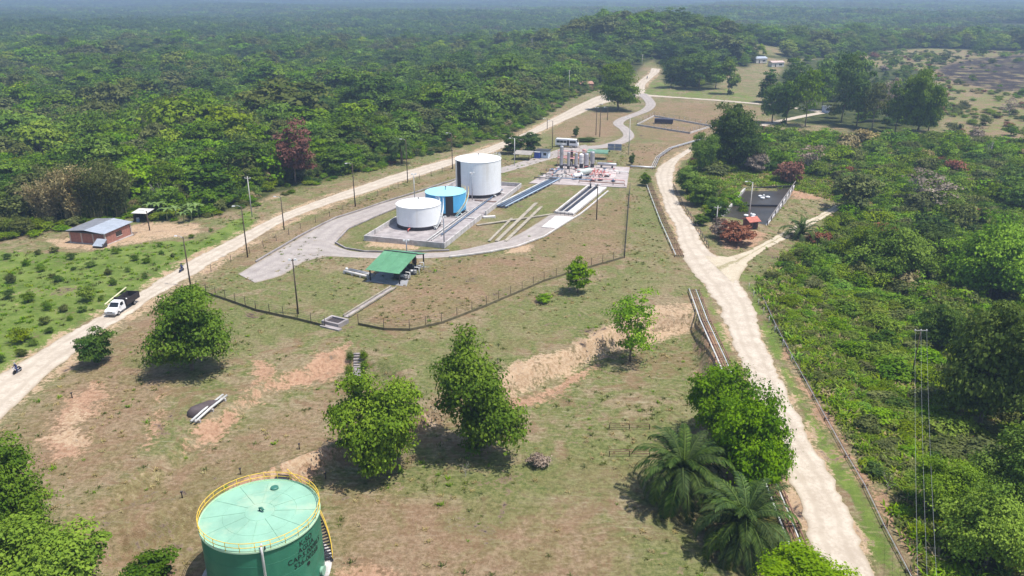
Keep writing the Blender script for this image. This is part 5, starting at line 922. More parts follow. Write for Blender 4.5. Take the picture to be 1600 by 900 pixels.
b.tube([(x, 0, .15) for x, r in prof], [r for x, r in prof], 14); b.build('cover', TARP, hp); MB().tube([(-.5, 0, 1.17), (-.48, 1.02, .2)], .04, 4).tube([(-.5, 0, 1.17), (-.48, -1.02, .2)], .04, 4).build('strap', SOIL, hp)
for i, (px, py) in enumerate(((952, 671), (952, 713))):
    p = at(px, py); L = 63 / scale_at(p); e = thing('barrier_rail', ('upper low metal rail frame on the lawn left of the roadside trees', 'lower low metal rail frame on the lawn beside the upper palm')[i], 'barrier', p, .02, 'rail frames on the lawn')
    for x in (0, L / 2, L): MB().box((x, 0, .38), (.10, .10, .9)).build('post', WOOD, e)
    for z in (.72, .38): MB().tube([(0, 0, z), (L, 0, z)], .045, 5).build('rail', RUST, e)
    MB().tube([(0, .5, .7), (L, .5, .7)], .04, 5).build('rail', RUST, e)
mk = MB().tube([(0, 0, -.2), (0, 0, .8)], [.09, .07], 6).mesh('post', WOOD); mkc = MB().box((0, 0, .84), (.24, .24, .12)).mesh('cap', SOIL)
for px, py, lab in ((468, 702, 'short dark marker post on the bare strip behind the green tank'), (509, 748, 'short dark marker post between the green tank and the round tree'), (376, 741, 'short dark marker post just above the green tank railing'), (285, 778, 'short dark marker post on the lawn left of the green tank'), (640, 630, 'short dark marker post above the sandy scarp by the double-crowned tree'), (980, 468, 'short dark marker post above the open-crowned tree'), (778, 568, 'short dark marker post right of the double-crowned tree'), (113, 622, 'short dark post on the bare patch by the main road')):
    e = thing('marker_post', lab, 'post', at(px, py), 0, 'marker posts'); link('post', mk, e); link('cap', mkc, e)
# ------------------------------------------------------------------ lamp posts and poles
def pole_meshes(mat, key):
    return (MB().tube([(0, 0, -.4), (0, 0, 1)], [.011, .008], 7).mesh('shaft', mat),)
def pole(label, px, py, hpx, lamp='flood', mat=WOOD, arm=0.0):
    p = at(px, py); dep = math.atan2(CAM_H, p.y); H = hpx / scale_at(p) / math.cos(dep); e = thing('light_pole' if lamp else 'utility_pole', label, 'pole', p, rnd.uniform(-.3, .3), 'poles around the site')
    MB().tube([(0, 0, -.3), (0, 0, H)], [.16, .10], 8).build('shaft', mat, e)
    if lamp == 'flood':
        MB().box((0, 0, H - .25), (1.3, .12, .12)).build('crossarm', mat, e)
        for s_ in (-1, 1): MB().box((.5 * s_, -.22, H - .05), (.5, .35, .3), 0, .8).build('lamp_head', LAMPW, e)
    elif lamp == 'street': MB().tube([(0, 0, H - .3), (-.6, 0, H + .1), (-1.3, 0, H + .15)], .05, 6).build('bracket', STEEL, e); MB().box((-1.6, 0, H + .12), (.7, .3, .16), 0, .7).build('lamp_head', LAMPW, e)
    elif lamp is None:
        MB().box((0, 0, H - .5), (1.6, .12, .14)).build('crossarm', mat, e)
        for s_ in (-1, 0, 1): MB().lathe([(.05, 0), (.08, .1), (.05, .22)], 8, (s_ * .7, 0, H - .42)).build('insulator', LAMPW, e)
    return e
for a in (('floodlight pole on the grass corner left of the pump shelter', 466, 491, 84, 'flood'), ('dark lamp post at the paved driveway end beside the main road', 387, 402, 78, 'street'), ('dark lamp post on the near verge of the main road behind the truck', 298, 448, 76, 'street'), ('pale concrete pole at the forest side of the main road', 394, 339, 62, None, CPOLE),
          ('dark post on the verge of the main road right of the pale pole', 444, 359, 50, 'street'), ('dark lamp post on the main road verge below the forest gap', 555, 323, 66, 'street'), ('dark lamp post on the main road verge facing the palm', 637, 284, 64, 'street'), ('dark lamp post behind the tall white tank on the road verge', 707, 264, 54, 'street'),
          ('slim floodlight mast on the lawn below the separator pit', 932, 343, 54, 'flood'), ('slim mast right of the low white tank', 694, 380, 42, 'flood', STEEL), ('thin mast in front of the tall white tank', 738, 314, 44, 'flood', STEEL), ('thin pale mast behind the low white tank', 648, 312, 40, 'flood', PALEP), ('thin mast standing on the driveway in front of the tank pad', 636, 403, 28, 'flood', STEEL),
          ('pale mast beside the driveway left of the guard shelter', 804, 259, 42, 'street', PALEP), ('dark pole left of the parked bus', 863, 232, 42, 'street'), ('left one of two close dark poles beyond the hedge', 931, 211, 42, 'flood'), ('right one of two close dark poles beyond the hedge', 937, 214, 50, 'flood'), ('short dark pole at the big tree by the path', 949, 188, 20, 'street'),
          ('dark short pole between the bus and the main road', 855, 202, 16, 'street'), ('white pole on the forest verge left of the big tree by the path', 889, 149, 38, None, CPOLE), ('pole in front of the winding path', 982, 242, 56, 'street', CPOLE), ('tall pale pole in front of the pond', 1169, 352, 66, 'street', CPOLE), ('pale leaning pole among the withered bushes', 1118, 362, 40, None, CPOLE),
          ('dark pole standing in the dirt yard by the brick house', 234, 360, 30, 'street'), ('white far pole in the forest left of the hill', 831, 96, 34, None, CPOLE), ('white far pole behind the big tree by the path', 988, 84, 24, None, CPOLE), ('white far pole right of the hill', 1096, 72, 24, None, CPOLE), ('far pole by the road junction', 1003, 104, 18, None, CPOLE)): pole(*a)
# power line crossing the ravine
def pline(px, py, hpx):
    p = at(px, py); H = hpx / scale_at(p); e = thing('power_pole', 'slim pole carrying the three wires in the ravine scrub', 'pole', p); MB().tube([(0, 0, -.3), (0, 0, H)], [.10, .06], 8).build('shaft', WOOD, e); MB().box((0, 0, H - .1), (2.0, .08, .10)).build('crossarm', CPOLE, e); return [p + Vector((x, 0, H)) for x in (-.85, 0, .85)]
T0 = pline(1423, 596, 88); q_ = Vector((*flat(1436, 1250), -2)); T1 = [q_ + Vector((x, 0, 8)) for x in (-.85, 0, .85)]
for k in range(3):
    a, b = T0[k], T1[k]; pts = [a.lerp(b, u / 14) - Vector((0, 0, 1.2 * 4 * (u / 14) * (1 - u / 14))) for u in range(15)]; e = thing('power_wire', ('left', 'middle', 'right')[k] + ' one of the three pale wires over the ravine scrub', 'wire', (0, 0, 0), 0, 'overhead wires'); MB().tube(pts, .012, 5).build('cable', STEEL, e); MB().lathe([(.05, 0), (.1, .08), (.05, .2)], 8, tuple(a - Vector((0, 0, .1)))).build('insulator', LAMPW, e)

# ------------------------------------------------------------------ fences, pipe lines on racks
def fence(label, pts, h=2.1, step=3.0, mat=WOOD, wires=(.4, .8, 1.2, 1.6, 2.0), r=.06, foot=True, wr=.018):
    P = drape(pts, step, 0); e = thing('wire_fence', label, 'fence', P[0], 0, 'fences'); O = P[0]; pm = MB().tube([(0, 0, -.3), (0, 0, h)], r, 6).mesh('post', mat)
    for p in P: link('post', pm, e, p - O)
    for w in wires: MB().tube([p - O + Vector((0, 0, w)) for p in P], wr, 3, False).build('wire', STEEL_D, e)
    if foot:
        b = MB()
        for a, c in zip(P[:-1], P[1:]): dd = (c - a).normalized(); nn = Vector((-dd.y, dd.x, 0)) * .06; z = Vector((0, 0, .07)); b.quad(a - O - nn + z, a - O + nn + z, c - O + nn + z, c - O - nn + z, .4)
        b.build('footing', paint('mossy_footing', (.15, .13, .075), .95, 0, .3, 1), e)
    return e
fence('wire fence with dark posts along the left front of the compound', [(308, 454), (400, 486), (465, 500), (508, 511)]); fence('long wire fence along the front of the compound right of the catch basin', [(560, 508), (600, 516), (640, 517), (690, 506), (760, 479), (850, 440), (975, 403)]); fence('wire fence along the right side of the compound up to the process slab', [(976, 403), (980, 350), (984, 298)], 2.2, 3.0, STEEL_D)
fence('sparse wire fence along the lower verge of the main road', [(330, 424), (390, 396), (470, 358), (556, 322), (637, 286), (708, 264)], 1.6, 5.0, WOOD, (.6, 1.2), .06, False); fence('dark rail fence on the right verge of the gravel road by the pond bushes', [(1052, 292), (1066, 320), (1086, 352), (1107, 388)], 1.1, 2.5, WOOD, (.5, 1.0), .07, False, .06)
fence('wire fence between the road and the ravine, lower part', [(1170, 452), (1210, 520), (1236, 566)], 1.3, 4, CPOLE, (.5, 1.1), .05, False)
def rack(label, pts, offs, step=4.0):
    P = drape(pts, step, 0); O = P[0]; e = thing('pipe_line', label, 'pipes', O, 0, 'pipe lines beside the gravel road')
    N = []
    for i in range(len(P)): dd = (P[min(i + 1, len(P) - 1)] - P[max(i - 1, 0)]).normalized(); N.append(Vector((-dd.y, dd.x, 0)))
    for o_, z, r, m in offs: MB().tube([p - O + n_ * o_ + Vector((0, 0, z)) for p, n_ in zip(P, N)], r, 7, True).build('pipe', m, e)
    lo, hi = min(o[0] for o in offs) - .25, max(o[0] for o in offs) + .25
    for p, n_ in zip(P, N):
        for s_ in (lo + .1, hi - .1): MB().tube([p - O + n_ * s_ - Vector((0, 0, .4)), p - O + n_ * s_ + Vector((0, 0, .55))], .07, 5).build('post', WOOD, e)
        MB().tube([p - O + n_ * lo + Vector((0, 0, .33)), p - O + n_ * hi + Vector((0, 0, .33))], .07, 4).build('sleeper', WOOD, e)
    return e
rack('rusty pipe line on low posts along the upper gravel road', [(1014, 288), (1023, 312), (1038, 350), (1062, 402)], ((-.9, .55, .10, PALEP), (-.35, .5, .09, RUST), (.15, .5, .10, RUST), (.7, .5, .09, RUST)))
rack('long pipe line of pale and rusty pipes on low posts beside the lower gravel road', [(1084, 456), (1102, 505), (1128, 562), (1155, 625), (1200, 742), (1250, 868), (1275, 960)], ((-.95, .6, .12, PALEP), (-.5, .5, .09, RUST), (-.1, .5, .10, RUST), (.35, .5, .09, PALEP), (.9, .5, .10, RUST)))
rack('pale pipe line bending round behind the process slab to the road bend', [(1020, 264), (1028, 247), (1048, 233), (1082, 223), (1100, 218)], ((-.6, .55, .12, STEEL), (0, .5, .12, STEEL), (.6, .5, .10, PALEP)))
rack('grey pipe line crossing from the process slab to the gravel road', [(985, 262), (1003, 263), (1020, 264)], ((-.6, .6, .2, STEEL), (.2, .55, .18, PALEP), (.9, .5, .14, STEEL)))
rack('single pale pipe line along the ravine side of the gravel road', [(1192, 468), (1212, 512), (1237, 560), (1290, 657), (1322, 715), (1350, 762), (1380, 825), (1417, 895), (1450, 960)], ((0, .45, .05, STEEL), (.22, .40, .04, RUST)), 6.0)

# ------------------------------------------------------------------ brick house, shed, cabins
p = at(112, 379); D = at(166, 383) - p; hw = D.length; hd = 8.6; e = thing('brick_house', 'brick house with grey and pale zinc roof at the forest edge', 'house', p, math.atan2(D.y, D.x)); h = 2.7
MB().box((hw / 2, hd / 2, .05), (hw + .6, hd + .6, .3)).build('floor', CONC, e); wl = MB()
for k in range(3): MB().box((hw * (k + .5) / 3, 0, h / 2), (hw / 3 - .35, .18, h)).build('wall', BRICK, e)
MB().box((hw / 2, hd, h / 2), (hw, .18, h)).build('wall', BRICK, e); MB().box((0, hd / 2, h / 2), (.18, hd - .4, h)).build('wall', BRICK, e)
MB().box((hw, hd * .22, h / 2), (.18, hd * .36, h)).box((hw, hd * .80, h / 2), (.18, hd * .32, h)).box((hw, hd * .52, .5), (.18, hd * .24 - .01, 1.0)).box((hw, hd * .52, h - .25), (.18, hd * .24 - .01, .5)).build('wall', BRICK, e)
wn_ = MB().box((hw - .02, hd * .52, 1.6), (.06, hd * .22, 1.15)).build('window', GLASS, e); MB().box((hw + .06, hd * .52, 1.02), (.22, hd * .25, .08)).build('sill', PILLAR, wn_)
for x in (0, hw / 3, 2 * hw / 3, hw):
    for y in ((0, hd) if x in (0, hw) else (0,)): MB().box((x, y, h / 2 + .02), (.32, .32, h + .04)).build('pillar', PILLAR, e)
for k in range(10):
    x0, x1 = -.5 + (hw + 1) * k / 10, -.5 + (hw + 1) * (k + 1) / 10; rdg = .5
    def zr(x): u = (x + .5) / (hw + 1); return h + .45 + (.45 * u / rdg if u < rdg else .45 * (1 - (u - rdg) / (1 - rdg)) * 1.3 - .13)
    MB().quad((x0 + .01, -.7, zr(x0) - .1), (x1 - .01, -.7, zr(x1) - .1), (x1 - .01, hd + .6, zr(x1) + .15), (x0 + .01, hd + .6, zr(x0) + .15), .06).build('roof_sheet', ZINC_D if k < 5 else ZINC, e)
MB().box((hw / 2, -.62, h + .2), (hw + .9, .1, .22)).build('fascia', STEEL_D, e)
e = thing('lean_to_sheet', 'pale zinc lean-to propped against the front of the brick house', 'lean-to', at(157, 386), math.atan2(D.y, D.x)); MB().quad((-1.3, -1.0, .5), (1.3, -1.0, .5), (1.3, .9, 1.7), (-1.3, .9, 1.7), .06).build('sheet', ZINC, e)
for x in (-1.1, 1.1): MB().box((x, .8, .8), (.1, .1, 1.6)).box((x, -.9, .22), (.1, .1, .5)).build('post', WOOD, e)
MB().box((1.25, 0, .5), (.05, 1.6, .9)).build('side_board', SOIL, e)
e = thing('yard_shed', 'dark open shed with pale flat roof in the dirt yard', 'shed', at(210, 347), math.radians(-8))
for x in (0, 3.6):
    for y in (0, 3.0): MB().box((x, y, 1.2), (.14, .14, 2.4)).build('post', WOOD, e)
for k in range(4): MB().quad((-.3 + k * 1.05, -.4, 2.45), (.73 + k * 1.05, -.4, 2.45), (.73 + k * 1.05, 3.4, 2.75), (-.3 + k * 1.05, 3.4, 2.75), .06).build('roof_sheet', paint('pale_roof_sheet', (.62, .60, .55), .6), e)
MB().box((1.8, 3.0, 1.2), (3.4, .08, 2.2)).build('back_wall', SOIL, e); MB().box((.0, 1.5, 1.0), (.08, 2.8, 1.8)).build('side_wall', SOIL, e)
e = thing('water_drum', 'small blue drum standing in the yard shed', 'drum', at(216, 347)); MB().lathe([(.4, 0), (.45, .4), (.4, 1.0), (.35, 1.05)], 16).build('barrel', BLUP, e); MB().lathe([(.38, 1.04), (.36, 1.12)], 16).build('lid', LAMPW, e)
def cabin(name, label, px, py, w, d_, h, wall, roof, rz=0.0, gable=True, group=None, door=True):
    e = thing(name, label, 'building', at(px, py), rz, group); MB().box((0, 0, h / 2), (w, d_, h)).build('wall', wall, e)
    r_o = MB().prof_x([(-d_ / 2 - .4, h), (-d_ / 2 - .4, h + .12), (0, h + (d_ * .22 if gable else .3)), (d_ / 2 + .4, h + .12), (d_ / 2 + .4, h)], -w / 2 - .4, w / 2 + .4).build('roof', roof, e)
    if door:
        MB().box((-w * .2, -d_ / 2 - .02, 1.0), (.9, .08, 2.0)).build('door', STEEL_D, e)
        MB().box((w * .22, -d_ / 2 - .02, 1.5), (w * .25, .08, .9)).build('window', GLASS, e)
    return e
LIL = paint('pale_grey_blue_wall', (.48, .52, .62), .7); CREAM = paint('cream_wall', (.66, .62, .56), .8)
cabin('site_cabin', 'pale grey-blue cabin under the trees of the grove', 1296, 176, 5.5, 4.5, 2.9, LIL, ZINC, .3, False); cabin('guard_cabin', 'small white guard cabin with dark roof behind the blue tank', 849, 246, 4.2, 3.2, 2.6, paint('white_blue_wall', (.62, .70, .80), .6), STEEL_D, RZ, False)
e = thing('water_box', 'square deep blue plastic tank with white lid by the guard cabin', 'tank', at(840, 247), RZ); MB().box((0, 0, 1.1), (2.1, 2.1, 2.2), 0, .92).build('body', BLUEK, e); MB().box((0, 0, 2.26), (2.1, 2.1, .16)).build('lid', LAMPW, e)
e = thing('guard_shelter', 'low grey-roofed open shelter left of the blue plastic tank', 'shelter', at(818, 249), RZ)
for x in (-2.4, 2.4):
    for y in (-1.5, 1.5): MB().box((x, y, 1.1), (.16, .16, 2.2)).build('post', WOOD, e)
MB().quad((-3.2, -2.2, 2.1), (3.2, -2.2, 2.1), (3.2, 2.2, 2.7), (-3.2, 2.2, 2.7), .08).build('roof', paint('thatch_grey', (.33, .30, .27), .9, 0, .2, 1), e); MB().box((0, .9, .5), (3.6, .5, .1)).box((-1.5, .9, .22), (.1, .4, .45)).box((1.5, .9, .22), (.1, .4, .45)).build('bench', WOOD, e)
e = thing('canopy', 'dark green barrel canopy behind the process drums', 'canopy', at(935, 248), RZ)
for x in (-3, 3):
    for y in (-1.8, 1.8): MB().tube([(x, y, 0), (x, y, 2.3)], .08, 6).build('post', STEEL_D, e)
b = MB(); n_ = 8
for k in range(n_):
    a0, a1 = math.pi * k / n_, math.pi * (k + 1) / n_; b.quad((-3.6, -2.3 * math.cos(a0), 2.2 + 1.0 * math.sin(a0)), (3.6, -2.3 * math.cos(a0), 2.2 + 1.0 * math.sin(a0)), (3.6, -2.3 * math.cos(a1), 2.2 + 1.0 * math.sin(a1)), (-3.6, -2.3 * math.cos(a1), 2.2 + 1.0 * math.sin(a1)), .05)
b.build('cover', paint('canopy_green', (.13, .26, .18), .6), e)
e = thing('sign_board', 'blue-grey four-panel board standing behind the canopy', 'sign', at(960, 240), RZ + .1)
for x in (-2.3, 2.3): MB().box((x, 0, 1.0), (.14, .14, 2.0)).build('post', STEEL, e)
for x in (-1.25, 1.25):
    for z in (1.75, 2.95): MB().box((x, -.05, z), (2.4, .1, 1.1)).build('panel', paint('panel_blue_grey', (.22, .26, .36), .4), e)
e = thing('clipped_hedge', 'long clipped green hedge right of the parked bus', 'hedge', at(917, 222), RZ + .1); k = link('foliage', PROTO['bush'][0], e); k.scale = (7.2 / 5.6, 2.6 / 5.6, 1.9 / 5.0); MB().box((0, 0, .2), (6, .3, .5)).build('stem', M_BARK, e)
for px, py, w, d_, h, wl, rf, lab, gb in ((1186, 98, 9, 6, 3.2, CREAM, ZINC, 'white-roofed far building right of the wooded hill', True), (1212, 104, 10, 5, 3, CREAM, paint('pink_roof', (.55, .42, .38), .8), 'long pink-roofed far building beside the white-roofed one', True), (914, 139, 8, 6, 3.2, BRICK, paint('rust_roof', (.40, .22, .15), .8), 'brick hut half hidden by trees left of the big tree by the path', True), (984, 90, 9, 6, 3.2, BRICK, REDROOF, 'red-roofed hut among trees on the wooded hill', True),
                                          (852, 124, 5, 4, 3, CREAM, ZINC, 'pale hut in the forest left of the brick hut', True), (905, 9, 26, 10, 7, CREAM, ZINC, 'white far building on the horizon left of the hill', True), (880, 12, 30, 10, 6, CREAM, ZINC, 'white far shed on the horizon, leftmost of two', True), (1068, 14, 22, 10, 8, CREAM, ZINC, 'white far building on the horizon right of the hill', True), (844, 24, 20, 9, 8, CREAM, ZINC, 'small white far building in the distant forest', True)):
    cabin('far_building', lab, px, py, w, d_, h, wl, rf, .3, gb, 'buildings in the distance')
# fenced pit beyond the slab
c0 = at(995, 196); q = [at(*x) - c0 for x in ((995, 196), (1078, 209), (1112, 198), (1022, 182))]; e = thing('fenced_pit', 'low-walled fenced pit on the brown field below the far road', 'enclosure', c0)
for a, b in ((0, 1), (1, 2), (2, 3), (3, 0)):
    L = (q[b] - q[a]).length; n_ = max(2, int(L / 3)); dd = (q[b] - q[a]).normalized(); ang = math.atan2(dd.y, dd.x)
    MB().box((q[a] + q[b]) / 2 + Vector((0, 0, .3)), (L - .3, .25, .7), ang).build('wall', CONC if a == 0 else CONC_W, e)
    for k in range(n_): MB().tube([q[a].lerp(q[b], k / n_), q[a].lerp(q[b], k / n_) + Vector((0, 0, 2.2))], .06, 5).build('post', STEEL_D if k % 3 == 0 else STEEL, e)
    for z in (1.0, 1.5, 2.1): MB().tube([q[a] + Vector((0, 0, z)), q[b] + Vector((0, 0, z))], .03, 3).build('wire', STEEL_D, e)
e = thing('steel_tank_skid', 'dark steel skid tank inside the fenced pit', 'tank', at(1037, 193), math.radians(-14)); MB().box((0, 0, 1.3), (8, 3.0, 1.6)).build('body', paint('dark_violet_steel', (.05, .045, .075), .5), e)
for x in (-3.4, -1.1, 1.1, 3.4): MB().box((x, 0, .3), (.3, 2.8, .6)).box((x, -1.55, 1.3), (.14, .1, 1.7)).build('rib', STEEL_D, e)
# settling pond
c0 = at(1160, 292); CN = ((1164, 293), (1240, 295), (1197, 352), (1122, 340)); q = [at(*x) - c0 for x in CN]; zt = max(x.z for x in q) * .3 - .2
pd = thing('settling_pond', 'dark rectangular settling pond with concrete rim and middle wall', 'pond', c0); Q = [Vector((x.x, x.y, 0)) for x in q]; zw = -1.5 - c0.z
def pl(u, v): return Q[3].lerp(Q[2], u).lerp(Q[0].lerp(Q[1], u), v)
MB().prism([tuple(x.xy) for x in Q], zw - .5, zw).build('water', WATER, pd)
for a, b, m in ((0, 1, BLK), (1, 2, CONC), (2, 3, CONC), (3, 0, CONC)):
    L = (Q[b] - Q[a]).length; dd = (Q[b] - Q[a]).normalized(); MB().box((Q[a] + Q[b]) / 2 + Vector((0, 0, zw - .9)), (L + (.5 if a % 2 == 0 else -.52), .5, 3.2), math.atan2(dd.y, dd.x)).build('rim', m, pd)
A, B = pl(0.01, .48), pl(.99, .48); dd = B - A; MB().box((A + B) / 2 + Vector((0, 0, zw - .1)), (dd.length - .5, .5, 1.1), math.atan2(dd.y, dd.x)).build('divider', BLK, pd)
A, B = Q[1], Q[2]
for k in range(9): x = A.lerp(B, k / 8); MB().box(x + Vector((.3, 0, zw + .9)), (.2, .2, 2.2)).build('railing_post', WOOD, pd)
MB().tube([A + Vector((.3, 0, zw + 1.9)), B + Vector((.3, 0, zw + 1.9))], .12, 6).build('railing', paint('weathered_rail', (.30, .27, .25), .9), pd)
for i, (u, v) in enumerate(((.52, .72), (.55, .22))):
    x = pl(u, v) + c0; e = thing('floating_aerator', ('white floating aerator in the far half of the pond', 'white floating aerator in the near half of the pond')[i], 'aerator', (x.x, x.y, c0.z + zw), i * .8, 'aerators on the pond')
    for k in range(3): a = k * 2.094; MB().lathe([(.3, -.1), (.62, .1), (.62, .35), (.3, .5)], 14, (1.25 * math.cos(a), 1.25 * math.sin(a), 0)).build('float', CARW, e); MB().tube([(0, 0, .4), (1.3 * math.cos(a), 1.3 * math.sin(a), .4)], .09, 5).build('arm', STEEL, e)
    MB().lathe([(.25, .0), (.3, .8), (.15, 1.0)], 12).build('motor', LAMPW, e)
e = thing('pump_hut', 'small hut with red tiled roof at the near pond corner', 'hut', at(1172, 356), .35); MB().box((0, 0, 1.0), (2.6, 2.6, 2.0)).build('wall', paint('dark_red_wall', (.16, .07, .06), .8), e); MB().prof_x([(-1.9, 1.95), (-1.9, 2.05), (0, 2.9), (1.9, 2.05), (1.9, 1.95), (0, 2.75)], -1.7, 1.7).build('roof', REDROOF, e); MB().box((.3, -1.32, .9), (.9, .06, 1.7)).build('door', SOIL, e); MB().box((-.8, -1.32, 1.2), (.6, .06, .6)).build('window', GLASS, e)

# ------------------------------------------------------------------ vehicles
def wheel(parent, x, y, r=.42, w=.28):
    t_ = MB().tube([(x, y - w / 2, r), (x, y + w / 2, r)], r, 18).build('wheel', TYRE, parent); MB().tube([(x, y - w / 2 - .02, r), (x, y + w / 2 + .02, r)], r * .55, 12).build('rim', CHROME, t_)
p = at(189, 486, .1); dd = at(176, 494) - at(212, 470); e = thing('flatbed_truck', 'white cab truck with black stake bed driving down the main road', 'truck', p, math.atan2(dd.y, dd.x))
cab = MB().prof_x([], 0, 0) if False else MB()
pts = [(3.2, .55), (3.25, 1.05), (2.95, 1.28), (2.0, 1.42), (1.25, 2.15), (.1, 2.2), (-.15, 2.05), (-.2, .55)]      # side outline (x, z)
n_ = len(pts); vs = [(x, -1.0 * (1 if z < 1.5 else .86), z) for x, z in pts] + [(x, 1.0 * (1 if z < 1.5 else .86), z) for x, z in pts]
cab.add(vs, [tuple(range(n_)), tuple(range(n_, 2 * n_))[::-1]] + [(i, n_ + i, n_ + (i + 1) % n_, (i + 1) % n_) for i in range(n_)]); cab.build('cab', CARW, e)
MB().quad((1.98, -.86, 1.47), (1.98, .86, 1.47), (1.32, .78, 2.13), (1.32, -.78, 2.13), .04).build('windscreen', GLASS, e)
for s_ in (-1, 1):
    w_ = MB().add([(1.55, s_ * .985, 1.5), (.35, s_ * .985, 1.5), (.35, s_ * .885, 2.05), (1.15, s_ * .885, 2.05)], [(0, 1, 2, 3)]).build('side_window', GLASS, e); MB().box((3.2, s_ * .72, .95), (.12, .36, .22)).build('headlight', LAMPW, e); MB().box((1.6, s_ * 1.12, 1.55), (.1, .22, .3)).build('mirror', CARW, e); MB().box((.75, s_ * 1.01, 1.05), (1.1, .03, .75)).build('door', CARW, e)
MB().box((3.28, 0, .62), (.18, 2.0, .28)).build('bumper', CHROME, e); MB().box((3.24, 0, .98), (.06, 1.0, .28)).build('grille', CHROME, e); MB().box((-1.6, 0, .62), (5.6, .9, .22)).build('chassis', STEEL_D, e); MB().box((-2.5, 0, .98), (4.4, 2.3, .14)).build('bed_floor', BEDK, e)
for s_ in (-1, 1): MB().box((-2.5, s_ * 1.12, 1.55), (4.4, .08, 1.1)).build('bed_side', BEDK, e)
MB().box((-4.68, 0, 1.55), (.08, 2.3, 1.1)).build('tailgate', BEDK, e); MB().box((-.34, 0, 1.75), (.08, 2.3, 1.5)).build('bed_front', BEDK, e)
for x in (2.15,): wheel(e, x, .9); wheel(e, x, -.9)
for x in (-3.0,): wheel(e, x, .85, .42, .42); wheel(e, x, -.85, .42, .42)
ld = thing('truck_load', 'pale sacks lying in the black bed of the truck', 'sacks', e.location, e.rotation_euler[2])
for k, (x, y, m) in enumerate(((-1.2, -.3, CARW), (-1.9, .2, paint('pale_yellow_sack', (.62, .58, .30), .8)), (-1.3, .55, paint('pale_yellow_sack', (.62, .58, .30), .8)), (-2.4, -.5, CARW))): MB().lathe([(.15, 0), (.48, .12), (.5, .3), (.2, .45)], 10, (x, y, 1.06)).build('sack', m, ld)
bm2 = thing('truck_pole', 'long pale yellow pole carried along the far side of the truck', 'pole', e.location, e.rotation_euler[2]); MB().tube([(2.4, -1.25, 2.1), (-4.6, -1.25, 2.75)], .13, 8).build('pole', paint('pale_yellow_pole', (.70, .66, .42), .6), bm2); MB().box((-.4, -1.2, 1.9), (.1, .12, 1.0)).box((-4.4, -1.2, 2.1), (.1, .12, 1.3)).build('bracket', STEEL_D, bm2)
p = at(886, 230, .15); e = thing('minibus', 'white minibus with dark windows parked behind the process slab', 'bus', p, RZ + .02 + math.pi * 0)
b = MB(); pts = [(4.2, .45), (4.3, 1.2), (4.0, 2.1), (3.5, 2.95), (-4.1, 3.05), (-4.3, 2.8), (-4.35, .5)]; n_ = len(pts); vs = [(x, -1.1 * (1 if z < 2.6 else .92), z) for x, z in pts] + [(x, 1.1 * (1 if z < 2.6 else .92), z) for x, z in pts]
b.add(vs, [tuple(range(n_)), tuple(range(n_, 2 * n_))[::-1]] + [(i, n_ + i, n_ + (i + 1) % n_, (i + 1) % n_) for i in range(n_)]); b.build('body', CARW, e)
for s_ in (-1, 1):
    for x in (-3.2, -1.9, -.6, 1.75, 2.9): MB().box((x, s_ * 1.105, 2.05), (1.2, .04, .85)).build('window', GLASS, e)
    MB().box((4.25, s_ * .75, 1.0), (.12, .3, .25)).build('headlight', LAMPW, e); wheel(e, 2.7, s_ * .95, .45); wheel(e, -2.6, s_ * .95, .45)
MB().box((.55, -1.11, 1.55), (.8, .05, 2.1)).build('door', BLK, e); MB().quad((4.12, -.95, 1.9), (4.12, .95, 1.9), (3.66, .9, 2.8), (3.66, -.9, 2.8), .04).build('windscreen', GLASS, e); MB().box((0, -1.11, .62), (8.2, .04, .2)).build('skirt', STEEL_D, e)
# motorcycles with riders
def skin_body(name, joints, edges, radii, mat):
    me = bpy.data.meshes.new(name); me.from_pydata(joints, edges, []); ob = bpy.data.objects.new(name, me); COL.objects.link(ob); ob.modifiers.new('s', 'SKIN'); sv = me.skin_vertices[0].data
    for i, r in enumerate(radii): sv[i].radius = (r, r)
    sv[0].use_root = True; ob.modifiers.new('u', 'SUBSURF').levels = 1; dg = bpy.context.evaluated_depsgraph_get(); m2 = bpy.data.meshes.new_from_object(ob.evaluated_get(dg)); bpy.data.objects.remove(ob)
    m2.materials.clear(); m2.materials.append(mat); m2.polygons.foreach_set('use_smooth', [True] * len(m2.polygons)); return m2
J = [(0, 0, .85), (.05, 0, 1.12), (.12, 0, 1.36), (.16, 0, 1.46), (.2, 0, 1.58), (.12, .19, 1.36), (.32, .24, 1.12), (.55, .26, 1.05), (.12, -.19, 1.36), (.32, -.24, 1.12), (.55, -.26, 1.05), (.36, .2, .82), (.25, .2, .42), (.36, .2, .36), (.36, -.2, .82), (.25, -.2, .42), (.36, -.2, .36), (.22, 0, 1.68), (.62, .26, 1.03), (.62, -.26, 1.03)]
E_ = [(0, 1), (1, 2), (2, 3), (3, 4), (4, 17), (2, 5), (5, 6), (6, 7), (7, 18), (2, 8), (8, 9), (9, 10), (10, 19), (0, 11), (11, 12), (12, 13), (0, 14), (14, 15), (15, 16)]
body = skin_body('body', J, E_, [.16, .15, .16, .06, .10, .07, .055, .045, .07, .055, .045, .09, .06, .045, .09, .06, .045, .09, .03, .03], CLOTH)
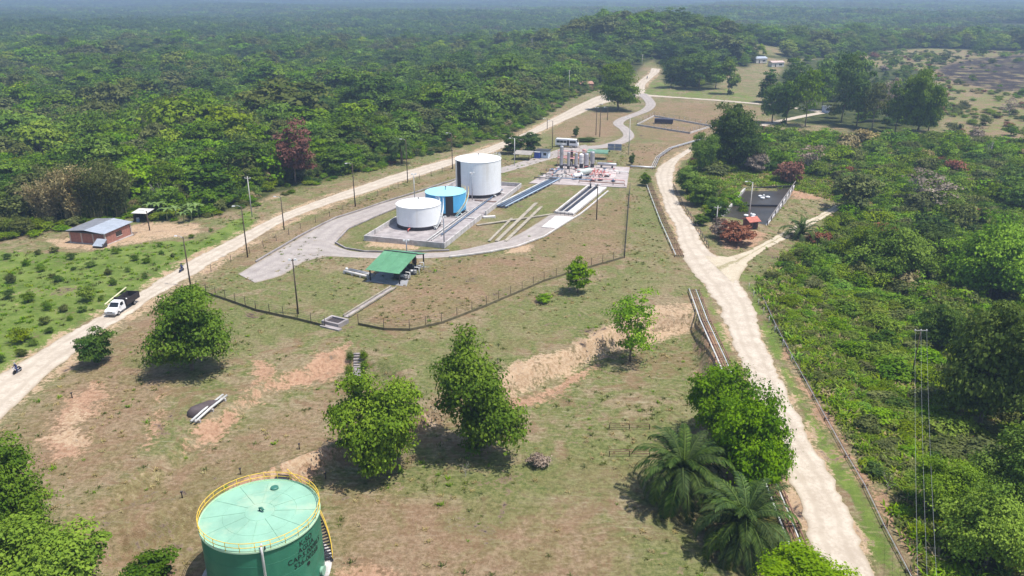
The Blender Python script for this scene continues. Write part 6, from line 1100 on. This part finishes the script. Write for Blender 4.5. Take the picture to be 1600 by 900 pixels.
for i, (px, py, ang, lab) in enumerate(((28, 583, None, 'near the left edge of the main road'), (284, 425, None, 'farther up the main road beside the lamp post'), (1011, 123, None, 'far away at the top of the main road'))):
    p = at(px, py, .1); dd = (at(10, 592) - at(60, 560)) if i == 0 else (at(300, 415) - at(260, 440)) if i == 1 else Vector((.5, 1, 0)); az_ = math.atan2(dd.y, dd.x)
    m = thing('motorcycle', 'dark motorcycle on the pale road ' + lab, 'motorcycle', p, az_, 'motorcycles on the road')
    for x in (.62, -.62): t_ = MB().lathe([(.30, -.05), (.32, 0), (.30, .05), (.22, .05), (.22, -.05), (.30, -.05)], 18).build('wheel', TYRE, m, (x, 0, .32)); t_.rotation_euler = (math.pi / 2, 0, 0)
    MB().tube([(-.62, 0, .32), (-.1, 0, .45), (.2, 0, .75), (.45, 0, .95), (.62, 0, .32)], [.04, .10, .10, .05, .04], 7).build('frame', BLUEK, m); MB().box((-.25, 0, .80), (.75, .26, .12), 0, .8).build('seat', BLK, m); MB().lathe([(.08, 0), (.16, .06), (.15, .2), (.06, .26)], 10, (.2, 0, .72)).build('fuel_tank', BLUEK, m); MB().tube([(.5, -.36, 1.05), (.48, 0, 1.0), (.5, .36, 1.05)], .025, 5).build('handlebar', STEEL, m); MB().box((.58, 0, .88), (.12, .18, .18)).build('headlight', LAMPW, m); MB().box((0, 0, .38), (.4, .24, .3)).build('engine', STEEL_D, m); MB().tube([(.1, .16, .3), (-.8, .18, .35)], .045, 6).build('exhaust', STEEL, m)
    r_o = thing('person', 'rider in dark clothes on the motorcycle ' + lab, 'person', p, az_, 'motorcycle riders'); link('body', body, r_o); MB().lathe([(.02, .0), (.13, .03), (.15, .12), (.11, .22), (.01, .27)], 12, (.22, 0, 1.55)).build('helmet', BLK if i else paint('grey_helmet', (.3, .3, .32), .3), r_o)
# ------------------------------------------------------------------ the hazy air
hb = MB().box((0, 3000, 15), (26000, 24000, 150)); hm = NT('haze_air'); pv = hm.n('VolumePrincipled')
pv.inputs['Color'].default_value = (.54, .72, .98, 1); pv.inputs['Density'].default_value = 0.00034; pv.inputs['Anisotropy'].default_value = 0.25
hm.l(pv.outputs[0], hm.out.inputs['Volume']); haze = tag(hb.build('haze', hm.m), 'thin bluish haze over the far forest', kind='stuff')
